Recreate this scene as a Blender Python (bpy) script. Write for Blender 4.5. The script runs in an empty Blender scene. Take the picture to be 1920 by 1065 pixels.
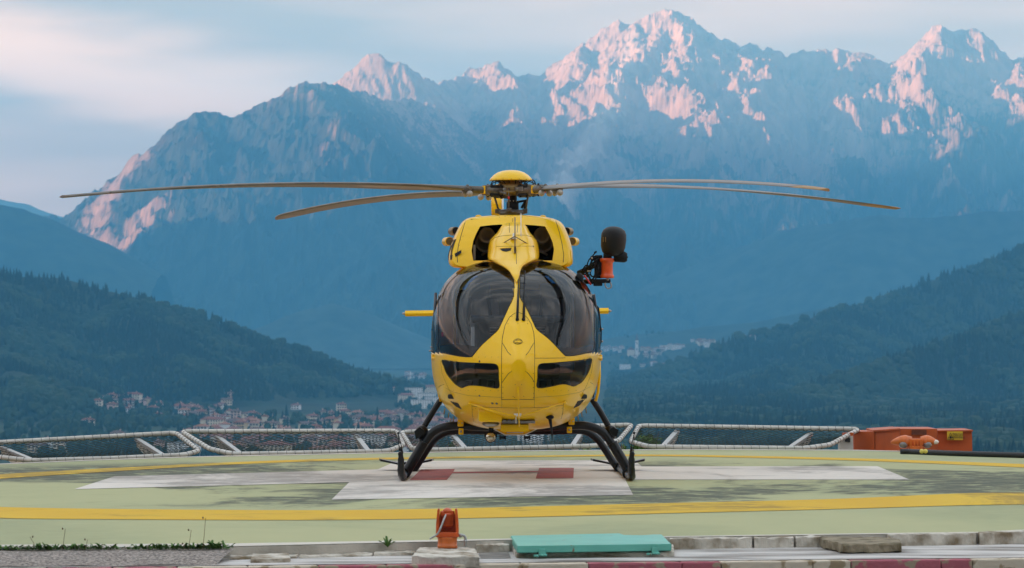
import bpy, bmesh, math, random
import numpy as np
from mathutils import Vector, Matrix
from mathutils.bvhtree import BVHTree
random.seed(7); RNG = np.random.default_rng(11)
S = bpy.context.scene
C = S.collection
# ---------------------------------------------------------------- camera
F, EYE, CY, HZ = 7200.0, 1.56, -41.4, 632.0      # focal length in photo pixels, eye height, camera y, horizon row
cam = bpy.data.cameras.new('camera'); camo = bpy.data.objects.new('camera', cam); C.objects.link(camo)
camo.location = (0, CY, EYE); camo.rotation_euler = (math.radians(90) + math.atan((HZ - 532.5) / F), 0, 0)
cam.sensor_width = 36; cam.lens = 36 * F / 1920; cam.clip_start = 1; cam.clip_end = 120000
cam.dof.use_dof = True; cam.dof.focus_distance = 41.6; cam.dof.aperture_fstop = 7.5
S.camera = camo
# ---------------------------------------------------------------- light
SUN_EL, SUN_AZ = math.radians(4.3), math.radians(-115)    # azimuth: angle of the sun's bearing from +Y (view axis), negative = left
sdir = Vector((math.sin(SUN_AZ) * math.cos(SUN_EL), math.cos(SUN_AZ) * math.cos(SUN_EL), math.sin(SUN_EL)))
w = bpy.data.worlds.new('World'); S.world = w; w.use_nodes = True
nt = w.node_tree; nt.nodes.clear()
def N(t, k, **kw):
    n = t.nodes.new(k)
    for a, v in kw.items():
        if a.startswith('i_'): n.inputs[a[2:].replace('_', ' ')].default_value = v
        else: setattr(n, a, v)
    return n
out = N(nt, 'ShaderNodeOutputWorld'); bg = N(nt, 'ShaderNodeBackground')
sky = N(nt, 'ShaderNodeTexSky', sky_type='NISHITA', sun_disc=False, sun_elevation=SUN_EL, sun_rotation=SUN_AZ, altitude=900, air_density=1.3, dust_density=2.0, ozone_density=1.5)
tc = N(nt, 'ShaderNodeTexCoord')
mp = N(nt, 'ShaderNodeMapping'); mp.inputs['Scale'].default_value = (1.0, 1.0, 7.0); mp.inputs['Rotation'].default_value = (0, math.radians(-3), 0)
cn = N(nt, 'ShaderNodeTexNoise'); cn.inputs['Scale'].default_value = 4.0; cn.inputs['Detail'].default_value = 5; cn.inputs['Roughness'].default_value = .45
cr = N(nt, 'ShaderNodeValToRGB'); cr.color_ramp.elements[0].position = .44; cr.color_ramp.elements[1].position = .66
cr.color_ramp.elements[0].color = (3.7, 2.95, 2.75, 1); cr.color_ramp.elements[1].color = (8.6, 6.1, 5.0, 1)
mx = N(nt, 'ShaderNodeMix', data_type='RGBA'); mx.inputs['Factor'].default_value = .88
L = nt.links.new
L(tc.outputs['Generated'], mp.inputs[0]); L(mp.outputs[0], cn.inputs['Vector']); L(cn.outputs[0], cr.inputs[0])
# a long thin peach cloud bank low over the western half of the range
sep = N(nt, 'ShaderNodeSeparateXYZ'); L = nt.links.new; L(tc.outputs['Generated'], sep.inputs[0])
def mr(src, a, b, lo=0., hi=1.):
    r = N(nt, 'ShaderNodeMapRange', interpolation_type='SMOOTHSTEP'); L(src, r.inputs[0])
    for k_, v_ in (('From Min', a), ('From Max', b), ('To Min', lo), ('To Max', hi)): r.inputs[k_].default_value = v_
    return r.outputs[0]
def mul(a, b):
    m_ = N(nt, 'ShaderNodeMath', operation='MULTIPLY'); L(a, m_.inputs[0]); L(b, m_.inputs[1]); return m_.outputs[0]
tl = N(nt, 'ShaderNodeMath', operation='MULTIPLY_ADD'); tl.inputs[1].default_value = .16; L(sep.outputs['X'], tl.inputs[0]); L(sep.outputs['Z'], tl.inputs[2])
wv = N(nt, 'ShaderNodeTexNoise'); wv.inputs['Scale'].default_value = 14; wv.inputs['Detail'].default_value = 6; mw_ = N(nt, 'ShaderNodeMapping'); mw_.inputs['Scale'].default_value = (1, 1, 6); L(tc.outputs['Generated'], mw_.inputs[0]); L(mw_.outputs[0], wv.inputs['Vector'])
tw = N(nt, 'ShaderNodeMath', operation='MULTIPLY_ADD'); tw.inputs[1].default_value = .022; L(wv.outputs[0], tw.inputs[0]); L(tl.outputs[0], tw.inputs[2])
bank = mul(mul(mr(tw.outputs[0], .045, .060), mr(tw.outputs[0], .082, .064)), mr(sep.outputs['X'], .02, -.10))
L(sky.outputs[0], mx.inputs[6]); zt_ = N(nt, 'ShaderNodeMix', data_type='RGBA'); L(mr(sep.outputs['Z'], .06, .55), zt_.inputs[0]); zt_.inputs[6].default_value = (.86, .645, .50, 1); zt_.inputs[7].default_value = (.60, .83, 1.0, 1)
vm = N(nt, 'ShaderNodeMix', data_type='RGBA', blend_type='MULTIPLY'); vm.inputs[0].default_value = 1; L(cr.outputs[0], vm.inputs[6]); L(zt_.outputs[2], vm.inputs[7]); L(vm.outputs[2], mx.inputs[7]); mb = N(nt, 'ShaderNodeMix', data_type='RGBA'); L(bank, mb.inputs[0]); L(mx.outputs[2], mb.inputs[6]); mb.inputs[7].default_value = (9.0, 4.75, 2.8, 1); L(mb.outputs[2], bg.inputs[0]); L(bg.outputs[0], out.inputs[0])
bg.inputs[1].default_value = .06
sun = bpy.data.lights.new('sun', 'SUN'); suno = bpy.data.objects.new('sun', sun); C.objects.link(suno)
sun.energy = 5; sun.angle = math.radians(.5); sun.color = (1, .45, .24)
suno.rotation_euler = (-sdir).to_track_quat('-Z', 'Y').to_euler(); suno.location = (0, 0, 60)
v = S.view_settings; v.view_transform = 'Standard'; v.look = 'None'; v.exposure = 2.72; v.gamma = 1; v.use_curve_mapping = False
cy = S.cycles; cy.use_denoising = True; cy.max_bounces = 8; cy.transparent_max_bounces = 24; cy.volume_bounces = 2; cy.sample_clamp_indirect = 6
S.render.film_transparent = False

# ---------------------------------------------------------------- helpers
def link(name, me, mat=None, parent=None, loc=None):
    o = bpy.data.objects.new(name, me); C.objects.link(o)
    if mat is not None and me is not None:
        for m in (mat if isinstance(mat, (list, tuple)) else [mat]): me.materials.append(m)
    if parent is not None: o.parent = parent
    if loc is not None: o.location = loc
    return o
def mesh(name, vs, fs, smooth=False):
    me = bpy.data.meshes.new(name); me.from_pydata([tuple(p) for p in vs], [], fs)
    if smooth: me.polygons.foreach_set('use_smooth', [True] * len(me.polygons))
    me.update(); return me
def npmesh(name, V, Q, smooth=False):
    """fast mesh from an (n,3) array and an (m,k) face array"""
    me = bpy.data.meshes.new(name); k = Q.shape[1]
    me.vertices.add(len(V)); me.vertices.foreach_set('co', V.astype(np.float32).ravel())
    me.loops.add(Q.size); me.loops.foreach_set('vertex_index', Q.astype(np.int32).ravel())
    me.polygons.add(len(Q)); me.polygons.foreach_set('loop_start', np.arange(0, Q.size, k, dtype=np.int32))
    me.polygons.foreach_set('loop_total', np.full(len(Q), k, dtype=np.int32))
    me.polygons.foreach_set('use_smooth', np.full(len(Q), smooth))
    me.update(calc_edges=True); me.validate(); return me
def tag(o, label=None, cat=None, group=None, kind=None):
    if label: o['label'] = label
    if cat: o['category'] = cat
    if group: o['group'] = group
    if kind: o['kind'] = kind
    return o
def empty(name, loc, label, cat, group=None, rz=0, parent=None):
    o = bpy.data.objects.new(name, None); C.objects.link(o); o.location = loc; o.rotation_euler = (0, 0, rz)
    return tag(o, label, cat, group)
def W(px, py, d):        # the place seen at photo pixel (px, py) at distance d
    return Vector(((px - 960) / F * d, CY + d, EYE + (HZ - py) / F * d))
def G(px, py, z=0.0):    # the same on the level z
    d = (EYE - z) * F / (py - HZ); return Vector(((px - 960) / F * d, CY + d, z))

# materials
def mat(name, col, rough=.5, metal=0, coat=0, noise=0, nscale=5, bump=0, bscale=40, spec=.5, col2=None, stretch=None, obj=True, detail=6, lo=.35, hi=.65):
    m = bpy.data.materials.new(name); m.use_nodes = True; t = m.node_tree; b = t.nodes['Principled BSDF']; l = t.links.new
    b.inputs['Base Color'].default_value = (*col, 1); b.inputs['Roughness'].default_value = rough; b.inputs['Metallic'].default_value = metal
    b.inputs['Coat Weight'].default_value = coat; b.inputs['Coat Roughness'].default_value = .06; b.inputs['Specular IOR Level'].default_value = spec
    co = N(t, 'ShaderNodeTexCoord'); mpn = N(t, 'ShaderNodeMapping'); l(co.outputs['Object'], mpn.inputs[0])
    if stretch: mpn.inputs['Scale'].default_value = stretch
    if noise or col2:
        n = N(t, 'ShaderNodeTexNoise'); n.inputs['Scale'].default_value = nscale; n.inputs['Detail'].default_value = detail; l(mpn.outputs[0], n.inputs['Vector'])
        r = N(t, 'ShaderNodeValToRGB'); r.color_ramp.elements[0].position = lo; r.color_ramp.elements[1].position = hi
        c2 = col2 or tuple(c * (1 - noise) for c in col)
        r.color_ramp.elements[0].color = (*col, 1); r.color_ramp.elements[1].color = (*c2, 1)
        l(n.outputs[0], r.inputs[0]); l(r.outputs[0], b.inputs['Base Color'])
    if bump:
        n2 = N(t, 'ShaderNodeTexNoise'); n2.inputs['Scale'].default_value = bscale; n2.inputs['Detail'].default_value = 4; l(mpn.outputs[0], n2.inputs['Vector'])
        bp = N(t, 'ShaderNodeBump'); bp.inputs['Strength'].default_value = bump; bp.inputs['Distance'].default_value = .01; l(n2.outputs[0], bp.inputs['Height']); l(bp.outputs[0], b.inputs['Normal'])
    return m

# ---------------------------------------------------------------- noise on arrays
_P = RNG.permutation(512); _P = np.concatenate([_P, _P]); _GA = RNG.uniform(0, 2 * np.pi, 512); _GX, _GY = np.cos(_GA), np.sin(_GA)
def perlin(x, y):
    xi = np.floor(x).astype(int); yi = np.floor(y).astype(int); xf, yf = x - xi, y - yi; xi &= 511; yi &= 511
    u = xf ** 3 * (xf * (xf * 6 - 15) + 10); v_ = yf ** 3 * (yf * (yf * 6 - 15) + 10)
    def g(i, j):
        h = _P[_P[(xi + i) & 511] + ((yi + j) & 511)]; return _GX[h & 511] * (xf - i) + _GY[h & 511] * (yf - j)
    a = g(0, 0) * (1 - u) + g(1, 0) * u; b = g(0, 1) * (1 - u) + g(1, 1) * u
    return (a * (1 - v_) + b * v_) * 1.45
def fbm(x, y, o=5, ridged=False, gain=.5):
    s = 0; a = 1; tot = 0; w_ = 1
    for i in range(o):
        n = perlin(x + 17.3 * i, y - 9.1 * i)
        if ridged: n = (1 - np.abs(n) * 1.6); n = n * np.clip(w_, 0, 1); w_ = n * 1.3
        s = s + a * n; tot += a; a *= gain; x = x * 2.03; y = y * 2.03
    return s / tot
# ---------------------------------------------------------------- terrain
FLOOR = -62.0
def crest_field(X, Y, crests):
    """height of the highest crest flank at each point; a crest is ([(px,py,d)...], slope)"""
    H = np.full(X.shape, -1e5)
    for pts, k in crests:
        P = [W(*p) for p in pts]
        for a, b in zip(P, P[1:]):
            dx, dy = b.x - a.x, b.y - a.y; L2 = dx * dx + dy * dy
            t = np.clip(((X - a.x) * dx + (Y - a.y) * dy) / L2, 0, 1)
            dist = np.hypot(X - a.x - t * dx, Y - a.y - t * dy)
            H = np.maximum(H, a.z + (b.z - a.z) * t - k * dist)
    return H
def grid_mesh(name, x0, x1, nx, y0, y1, ny, fn, smooth=False):
    xs = np.linspace(x0, x1, nx); ys = np.linspace(y0, y1, ny); X, Y = np.meshgrid(xs, ys)
    X, Y, Z = fn(X, Y)
    V = np.stack([X.ravel(), Y.ravel(), Z.ravel()], 1)
    i = np.arange(nx * ny).reshape(ny, nx)
    Q = np.stack([i[:-1, :-1], i[:-1, 1:], i[1:, 1:], i[1:, :-1]], -1).reshape(-1, 4)
    return npmesh(name, V, Q, smooth), V, Q
def terrain_mat(name, rock, forest, snow_z=None, thresh=.72, bias=0.0, mead=None, vs=.004):
    m = bpy.data.materials.new(name); m.use_nodes = True; t = m.node_tree; b = t.nodes['Principled BSDF']; l = t.links.new
    b.inputs['Roughness'].default_value = .95; b.inputs['Specular IOR Level'].default_value = .1
    g = N(t, 'ShaderNodeNewGeometry'); sx = N(t, 'ShaderNodeSeparateXYZ'); l(g.outputs['Normal'], sx.inputs[0])
    sp = N(t, 'ShaderNodeSeparateXYZ'); l(g.outputs['Position'], sp.inputs[0])
    n = N(t, 'ShaderNodeTexNoise'); n.inputs['Scale'].default_value = vs; n.inputs['Detail'].default_value = 9; n.inputs['Roughness'].default_value = .62
    mpn = N(t, 'ShaderNodeMapping'); mpn.inputs['Scale'].default_value = (1, 1, .35); l(g.outputs['Position'], mpn.inputs[0]); l(mpn.outputs[0], n.inputs['Vector'])
    # rockiness: steepness + height + noise
    a1 = N(t, 'ShaderNodeMath', operation='MULTIPLY_ADD'); a1.inputs[1].default_value = -1.6; a1.inputs[2].default_value = 1.6 * thresh + bias; l(sx.outputs['Z'], a1.inputs[0])
    a2 = N(t, 'ShaderNodeMath', operation='MULTIPLY_ADD'); a2.inputs[1].default_value = .0019; l(sp.outputs['Z'], a2.inputs[0]); l(a1.outputs[0], a2.inputs[2])
    a3 = N(t, 'ShaderNodeMath', operation='MULTIPLY_ADD'); a3.inputs[1].default_value = 2.4; l(n.outputs[0], a3.inputs[0]); l(a2.outputs[0], a3.inputs[2])
    atn = N(t, 'ShaderNodeAttribute', attribute_name='rock'); a4 = N(t, 'ShaderNodeMath', operation='ADD'); l(a3.outputs[0], a4.inputs[0]); l(atn.outputs['Fac'], a4.inputs[1]); a3 = a4  # attribute: bare rock where positive, forest and painted shade where negative
    r = N(t, 'ShaderNodeMapRange'); r.inputs['From Min'].default_value = 2.35; r.inputs['From Max'].default_value = 2.75; l(a3.outputs[0], r.inputs[0])
    hl = N(t, 'ShaderNodeMapRange'); hl.inputs['From Min'].default_value = 150; hl.inputs['From Max'].default_value = 780; hl.inputs['To Min'].default_value = .22; hl.inputs['To Max'].default_value = 1.0; l(sp.outputs['Z'], hl.inputs[0])
    hm = N(t, 'ShaderNodeMath', operation='MAXIMUM'); l(hl.outputs[0], hm.inputs[0]); l(atn.outputs['Fac'], hm.inputs[1]); rf = N(t, 'ShaderNodeMath', operation='MULTIPLY'); l(r.outputs[0], rf.inputs[0]); l(hm.outputs[0], rf.inputs[1]); r = rf
    n2 = N(t, 'ShaderNodeTexNoise'); n2.inputs['Scale'].default_value = vs * 6; n2.inputs['Detail'].default_value = 6; l(mpn.outputs[0], n2.inputs['Vector'])
    rr = N(t, 'ShaderNodeValToRGB'); rr.color_ramp.elements[0].position = .3; rr.color_ramp.elements[1].position = .7
    rr.color_ramp.elements[0].color = (*[c * .72 for c in rock], 1); rr.color_ramp.elements[1].color = (*[min(1, c * 1.2) for c in rock], 1); l(n2.outputs[0], rr.inputs[0])
    fr = N(t, 'ShaderNodeValToRGB'); fr.color_ramp.elements[0].position = .35; fr.color_ramp.elements[1].position = .65
    fr.color_ramp.elements[0].color = (*[c * .6 for c in forest], 1); fr.color_ramp.elements[1].color = (*[c * 1.5 for c in forest], 1); l(n2.outputs[0], fr.inputs[0])
    hs = N(t, 'ShaderNodeMapRange'); hs.inputs['From Min'].default_value = 380; hs.inputs['From Max'].default_value = 760; hs.inputs['To Max'].default_value = .9; hk = N(t, 'ShaderNodeMath', operation='MULTIPLY_ADD', use_clamp=True); hk.inputs[1].default_value = 1.7; hk.inputs[2].default_value = 1; l(atn.outputs['Fac'], hk.inputs[0]); ha = N(t, 'ShaderNodeMath', operation='MULTIPLY_ADD'); ha.inputs[1].default_value = 420; l(n.outputs[0], ha.inputs[0]); hb = N(t, 'ShaderNodeMath', operation='SUBTRACT'); l(sp.outputs['Z'], ha.inputs[2]); l(ha.outputs[0], hb.inputs[0]); hb.inputs[1].default_value = 210; l(hb.outputs[0], hs.inputs[0])
    hx = N(t, 'ShaderNodeMath', operation='MULTIPLY'); l(hs.outputs[0], hx.inputs[0]); l(hk.outputs[0], hx.inputs[1]); sc_ = N(t, 'ShaderNodeMix', data_type='RGBA'); l(hx.outputs[0], sc_.inputs[0]); l(fr.outputs[0], sc_.inputs[6]); sc_.inputs[7].default_value = (rock[0] * .5, rock[1] * .5, rock[2] * .5, 1)
    mx_ = N(t, 'ShaderNodeMix', data_type='RGBA'); l(r.outputs[0], mx_.inputs[0]); l(sc_.outputs[2], mx_.inputs[6]); l(rr.outputs[0], mx_.inputs[7])
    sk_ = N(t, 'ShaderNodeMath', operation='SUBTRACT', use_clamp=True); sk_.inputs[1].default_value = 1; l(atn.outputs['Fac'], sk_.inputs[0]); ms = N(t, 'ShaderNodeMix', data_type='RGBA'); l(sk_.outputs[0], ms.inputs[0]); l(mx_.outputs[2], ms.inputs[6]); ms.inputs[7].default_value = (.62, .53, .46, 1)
    l(ms.outputs[2], b.inputs['Base Color'])
    bp = N(t, 'ShaderNodeBump'); bp.inputs['Strength'].default_value = 1; bp.inputs['Distance'].default_value = 22; l(n.outputs[0], bp.inputs['Height']); l(bp.outputs[0], b.inputs['Normal'])
    return m
M_alp = terrain_mat('alpine_rock_and_forest', (.38, .29, .24), (.030, .042, .036))
M_wood = terrain_mat('forest_hill_ground', (.05, .06, .035), (.018, .028, .018), bias=-.6)

sky_L = [(60,560,10000),(115,492,10200),(150,432,10300),(200,362,10400),(240,320,10500),(300,278,10500),(345,228,10500),(365,207,10500),(400,204,10500),(440,209,10500),(455,205,10500),(500,181,10500),(545,154,10500),(570,146,10500),(610,149,10500),(650,158,10700),(700,175,11000),(760,185,11500),(830,200,12000)]
sky_C = [(655,170,12300),(662,140,12300),(669,112,12300),(690,98,12300),(715,98,12300),(735,113,12300),(750,106,12300),(772,126,12400),(792,141,12500),(822,153,12700),(850,146,12900),(880,126,13000),(905,121,13000),(930,111,13000),(945,126,13000),(965,139,13000),(1000,136,13000),(1035,131,13000),(1060,101,13000),(1095,76,13000),(1130,47,13000),(1160,31,13000),(1180,43,13000),(1195,31,13000),(1215,19,13000),(1260,13,13000),(1290,23,13000),(1320,46,13000),(1345,66,13000),(1370,71,13000),(1390,79,13000),(1407,71,13000),(1425,91,13000),(1440,76,13000),(1457,91,13000),(1475,96,13000),(1500,89,13000),(1530,93,13000),(1560,88,13000),(1600,91,13000),(1640,101,13000),(1660,111,13000),(1680,104,13000),(1700,109,13000),(1720,76,13000),(1740,56,13000),(1765,41,13000),(1790,51,13000),(1830,51,13000),(1860,71,13000),(1885,101,13000),(1895,113,13000),(1912,103,13000),(1990,80,13000),(2100,150,13000),(2400,210,13000)]
K = .78
crests = [(sky_L, .95), (sky_C, 1.05),
 ([(1190,36,13000),(1165,120,12450),(1130,200,11900),(1070,275,11200),(1005,335,10500),(930,410,9700),(880,500,9000)], K),
 ([(1260,13,13000),(1275,130,12400),(1300,220,11800),(1330,330,11000),(1340,430,10200),(1330,520,9400)], K),
 ([(1330,55,13000),(1400,180,12300),(1460,300,11400),(1500,400,10500),(1500,500,9600)], K),
 ([(930,111,13000),(960,205,12300),(945,300,11500),(890,390,10500),(820,480,9600)], K),
 ([(792,141,12500),(800,230,11800),(770,330,11000),(730,420,10200)], K),
 ([(570,146,10500),(630,240,10000),(690,350,9500),(740,450,9000),(760,540,8500)], K),
 ([(455,205,10500),(500,300,10000),(560,400,9500),(600,500,9000),(640,570,8500)], K),
 ([(365,207,10500),(400,320,10000),(440,420,9500),(470,520,9000)], K),
 ([(240,320,10500),(270,400,10100),(255,460,9800),(230,540,9300)], 1.1),
 ([(1600,91,13000),(1610,230,12200),(1590,330,11400),(1560,450,10400),(1540,540,9600)], K),
 ([(1765,41,13000),(1800,170,12300),(1830,300,11500),(1800,420,10500),(1780,520,9600)], K),
 ([(1912,103,13000),(1960,250,12000),(1980,400,10800)], K),
 ([(1407,71,13000),(1420,110,12700),(1440,200,12200)], K),
 ([(1095,76,13000),(1060,170,12500),(1040,260,11900)], K)]
def near_line(X, Y, pts, r):
    D = np.full(X.shape, 1e9); P = [W(*p) for p in pts]
    for a, b in zip(P, P[1:]):
        dx, dy = b.x - a.x, b.y - a.y; t = np.clip(((X - a.x) * dx + (Y - a.y) * dy) / (dx * dx + dy * dy), 0, 1); D = np.minimum(D, np.hypot(X - a.x - t * dx, Y - a.y - t * dy))
    return np.exp(-(D / r) ** 2)
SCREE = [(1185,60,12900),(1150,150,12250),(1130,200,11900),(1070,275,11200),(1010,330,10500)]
def rock_shade_mask(X, Y):
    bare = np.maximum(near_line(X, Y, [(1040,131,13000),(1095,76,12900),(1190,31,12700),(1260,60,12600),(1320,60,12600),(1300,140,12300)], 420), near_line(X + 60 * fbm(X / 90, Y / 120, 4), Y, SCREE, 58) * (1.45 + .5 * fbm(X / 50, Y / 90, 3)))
    bare = np.maximum(bare, near_line(X, Y, [(665,120,12300),(760,110,12300)], 230)); bare = np.maximum(bare, near_line(X, Y, [(240,340,10450),(190,400,10300),(150,450,10100),(215,460,9900),(270,410,10050)], 75) * .9)
    bare = np.maximum(bare, near_line(X, Y, [(1725,70,12950),(1790,60,12900)], 190) * .8)
    dark = np.maximum(near_line(X, Y, [(870,140,12900),(930,118,12950),(1000,145,12950)], 210), np.maximum(near_line(X, Y, [(1800,150,12400),(1830,260,11700),(1900,200,12200),(2000,200,12000)], 330), 0)); dark = np.maximum(dark, near_line(X, Y, [(1400,110,12900),(1480,130,12700),(1600,130,12700),(1660,150,12700)], 480)); dark = np.maximum(dark, near_line(X, Y, [(380,230,10400),(520,210,10300),(620,190,10200),(560,300,9800)], 520)); _ = (near_line(X, Y, [(1400,110,12900),(1480,130,12700),(1600,130,12700),(1660,150,12700)], 480), near_line(X, Y, [(380,230,10400),(520,210,10300),(620,190,10200),(560,300,9800)], 520))  # dark: painted shade on the unlit right peaks and middle summit; left massif forest
    return bare, np.clip(dark - bare, 0, 1)
def alps(X, Y):
    wx = X + 220 * fbm(X / 900, Y / 900, 3); wy = Y + 220 * fbm(X / 900 + 50, Y / 900, 3)
    H = crest_field(X, Y, crests)
    H2 = crest_field(wx, wy, crests)
    top = crest_field(X, Y, [(sky_L, .95), (sky_C, 1.05)])
    near = np.clip((H2 - top) / 160, 0, 1)           # 0 on the skyline crest, 1 well below it
    near = np.maximum(near, np.clip((Y - 0) * 0, 0, 1))
    Hh = H * (1 - .75 * np.clip((H - top + 1) / 80, 0, 1)) + H2 * .75 * np.clip((H - top + 1) / 80, 0, 1)
    rid = fbm(wx / 460 + wy / 1500, wy / 620, 6, True, .52) - .55
    fine = fbm(wx / 105 + wy / 300, wy / 130, 5, True, .55) - .55
    finer = fbm(X / 38, Y / 60, 4, True, .6) - .55
    env = np.clip((top * 0 + 1) * (1 - np.exp(-np.maximum(0, np.abs(H - top) + np.maximum(0, (crest_top - Hh)) * .5) / 120)), .12, 1)
    bare, dk = rock_shade_mask(X, Y); env = env * (1 - .42 * np.clip(bare, 0, 1))
    Z = Hh + env * (140 * rid + 64 * fine + 26 * finer) - env * 20
    Z = Z + (1 - env) * (12 * fine + 10 * finer)
    low = FLOOR + 20 * fbm(X / 700, Y / 700, 3)
    k_ = 60.0; Z = np.maximum(Z, low) + k_ * np.exp(-np.abs(Z - low) / k_) * .25
    return X, Y, Z
# crest height of the column, used to calm the relief right at the skyline
def build_alps():
    global crest_top
    x0, x1, y0, y1 = -1950, 2100, 7300, 13500
    nx, ny = 900, 370
    xs = np.linspace(x0, x1, nx); ys = np.linspace(y0, y1, ny); X, Y = np.meshgrid(xs, ys)
    crest_top = crest_field(X, Y, [(sky_L, .0), (sky_C, .0)]) * 0 + crest_field(X, Y, [(sky_L, .95), (sky_C, 1.05)])
    me, V, Q = grid_mesh('mountains', x0, x1, nx, y0, y1, ny, alps)
    bare, dk = rock_shade_mask(V[:, 0], V[:, 1]); at = me.attributes.new('rock', 'FLOAT', 'POINT'); at.data.foreach_set('value', (bare * 1.0 - dk * .5).astype(np.float32))
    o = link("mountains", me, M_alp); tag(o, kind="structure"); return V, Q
AV, AQ = build_alps()
def hill(name, crests_, x0, x1, nx, y0, y1, ny, amp, scale, m, soft=30):
    def fn(X, Y):
        H = crest_field(X + 40 * fbm(X / 300, Y / 300, 3), Y, crests_)
        H0 = crest_field(X, Y, crests_)
        H = H0 * .4 + H * .6
        Z = H + amp * fbm(X / scale, Y / scale, 5)
        Z = np.maximum(Z, FLOOR - 1) + 3 * np.exp(-np.abs(Z - FLOOR + 1) / 20)
        return X, Y, Z
    me, V, Q = grid_mesh(name, x0, x1, nx, y0, y1, ny, fn, True)
    o = link(name, me, m); tag(o, kind='structure'); return o, V.reshape(ny, nx, 3), m
cr_left = [([(-1100,360,4700),(-400,440,4300),(-100,496,4100),(0,512,4050),(120,522,4000),(250,552,3950),(400,605,3900),(500,647,3850),(560,672,3850),(640,702,3850),(720,712,3850),(752,745,3830),(775,790,3800)], .42),
           ([(0,512,4050),(-50,640,3500),(60,760,2900)], .35), ([(250,552,3950),(300,650,3650),(380,715,3450)], .35), ([(500,647,3850),(560,720,3650)], .4)]
LV = hill('hill_left', cr_left, -1500, 10, 240, 2300, 4900, 200, 9, 140, M_wood)
cr_right = [([(3600,-420,7000),(2500,250,6000),(2100,395,5600),(1920,465,5300),(1800,508,5200),(1700,548,5100),(1600,580,5000),(1500,607,4950),(1430,622,4900),(1350,642,4850),(1250,690,4800),(1150,730,4700),(1080,770,4600)], .42),
            ([(2100,520,4200),(1920,600,3900),(1760,655,3700),(1600,705,3500),(1450,765,3300),(1330,820,3200)], .4),
            ([(1600,580,5000),(1500,690,4400),(1400,745,4000)], .38), ([(1500,700,4200),(1300,752,3600),(1150,790,3100),(1060,830,2800)], .3)]
RV = hill('hill_right', cr_right, -20, 2300, 300, 1700, 6400, 260, 10, 160, M_wood)
cr_mid = [([(380,720,8200),(480,628,8100),(560,580,8000),(620,568,8000),(700,590,8000),(790,640,8000),(870,690,7900)], .42)]
hill('hill_middle', cr_mid, -900, 100, 110, 7000, 8700, 100, 14, 260, M_alp)
cr_far = [([(1080,655,7900),(1160,630,7800),(1260,622,7700),(1330,612,7700),(1430,600,7700),(1560,575,7800),(1700,560,7800),(1950,500,7900),(2400,420,8000)], .22),
          ([(1050,700,6900),(1130,668,6800),(1240,652,6700),(1340,640,6700),(1450,628,6700),(1700,600,6600)], .12)]
FV = hill('hill_far', cr_far, -10, 1500, 180, 5600, 8700, 160, 10, 260, M_wood)
cr_band = [([(1180,560,9800),(1330,480,9700),(1480,430,9600),(1650,398,9500),(1800,405,9500),(1960,395,9500),(2200,330,9500)], .6)]
hill('hill_band', cr_band, 0, 1900, 200, 8200, 10300, 130, 30, 300, M_alp)
cr_wl = [([(-600,300,9200),(-300,350,9100),(-60,372,9000),(0,374,9000),(40,382,9000),(90,408,9000),(150,440,9000),(200,500,9000),(240,570,8900)], .5)]
hill('hill_west', cr_wl, -2300, -820, 170, 7600, 10300, 130, 22, 260, M_wood)
cr_wl2 = [([(-200,300,15000),(0,372,15000),(50,380,15000),(110,402,15000),(170,412,15000),(260,440,15000),(420,520,15000)], .5)]
hill('hill_distant', cr_wl2, -2700, -900, 120, 13800, 16400, 60, 20, 300, M_alp)
# valley floor, one sheet to the horizon
me, FLV, FLQ = grid_mesh('valley_floor', -9000, 9000, 160, 300, 15500, 130, lambda X, Y: (X, Y, FLOOR + 4 * fbm(X / 300, Y / 300, 3)), True)
M_floor = mat('valley_meadow', (.035, .055, .025), .95, col2=(.02, .03, .02), nscale=.012, detail=8, spec=.1)
tag(link('valley_ground', me, M_floor), kind='structure')
# unseen ridge west of the valley, crest shaped to shade pad and lower slopes
def ridge(X, Y):
    t = (Y + 3500) / 12500
    crest = -3700 - 350 * np.sin(Y / 1900)
    top = 745 + 90 * fbm(Y / 900, Y * 0, 4) - 350 * np.clip((Y - 7900) / 500, 0, 1)
    Z = top - .62 * np.abs(X - crest) + 50 * fbm(X / 300, Y / 300, 5)
    return X, Y, np.maximum(Z, FLOOR - 5)
me, _, _ = grid_mesh('shade_ridge_west', -5600, -2100, 90, -7000, 9500, 260, ridge, True)
tag(link('shade_ridge_west', me, M_alp), kind='structure')
# unseen wooded hillside behind the road, added to cut low light on the aircraft
def back_fn(X, Y):
    d = -Y - 75; Z = -1.2 + np.clip(d, 0, 1e9) * .50 + np.clip(d, 0, 30) * .05 + 7 * fbm(X / 50, Y / 50, 4) * np.clip(d / 40, 0, 1)
    Z = np.minimum(Z, 175 + 25 * fbm(X / 160, Y * 0, 3) - np.clip(d - 340, 0, 1e9) * .5 - np.clip(np.abs(X) - 330, 0, 1e9) * .35); return X, Y, Z
me, _, _ = grid_mesh('shade_hillside_behind', -650, 650, 90, -760, -75, 60, back_fn, True)
tag(link('shade_hillside_behind', me, M_wood), kind='structure')
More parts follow.
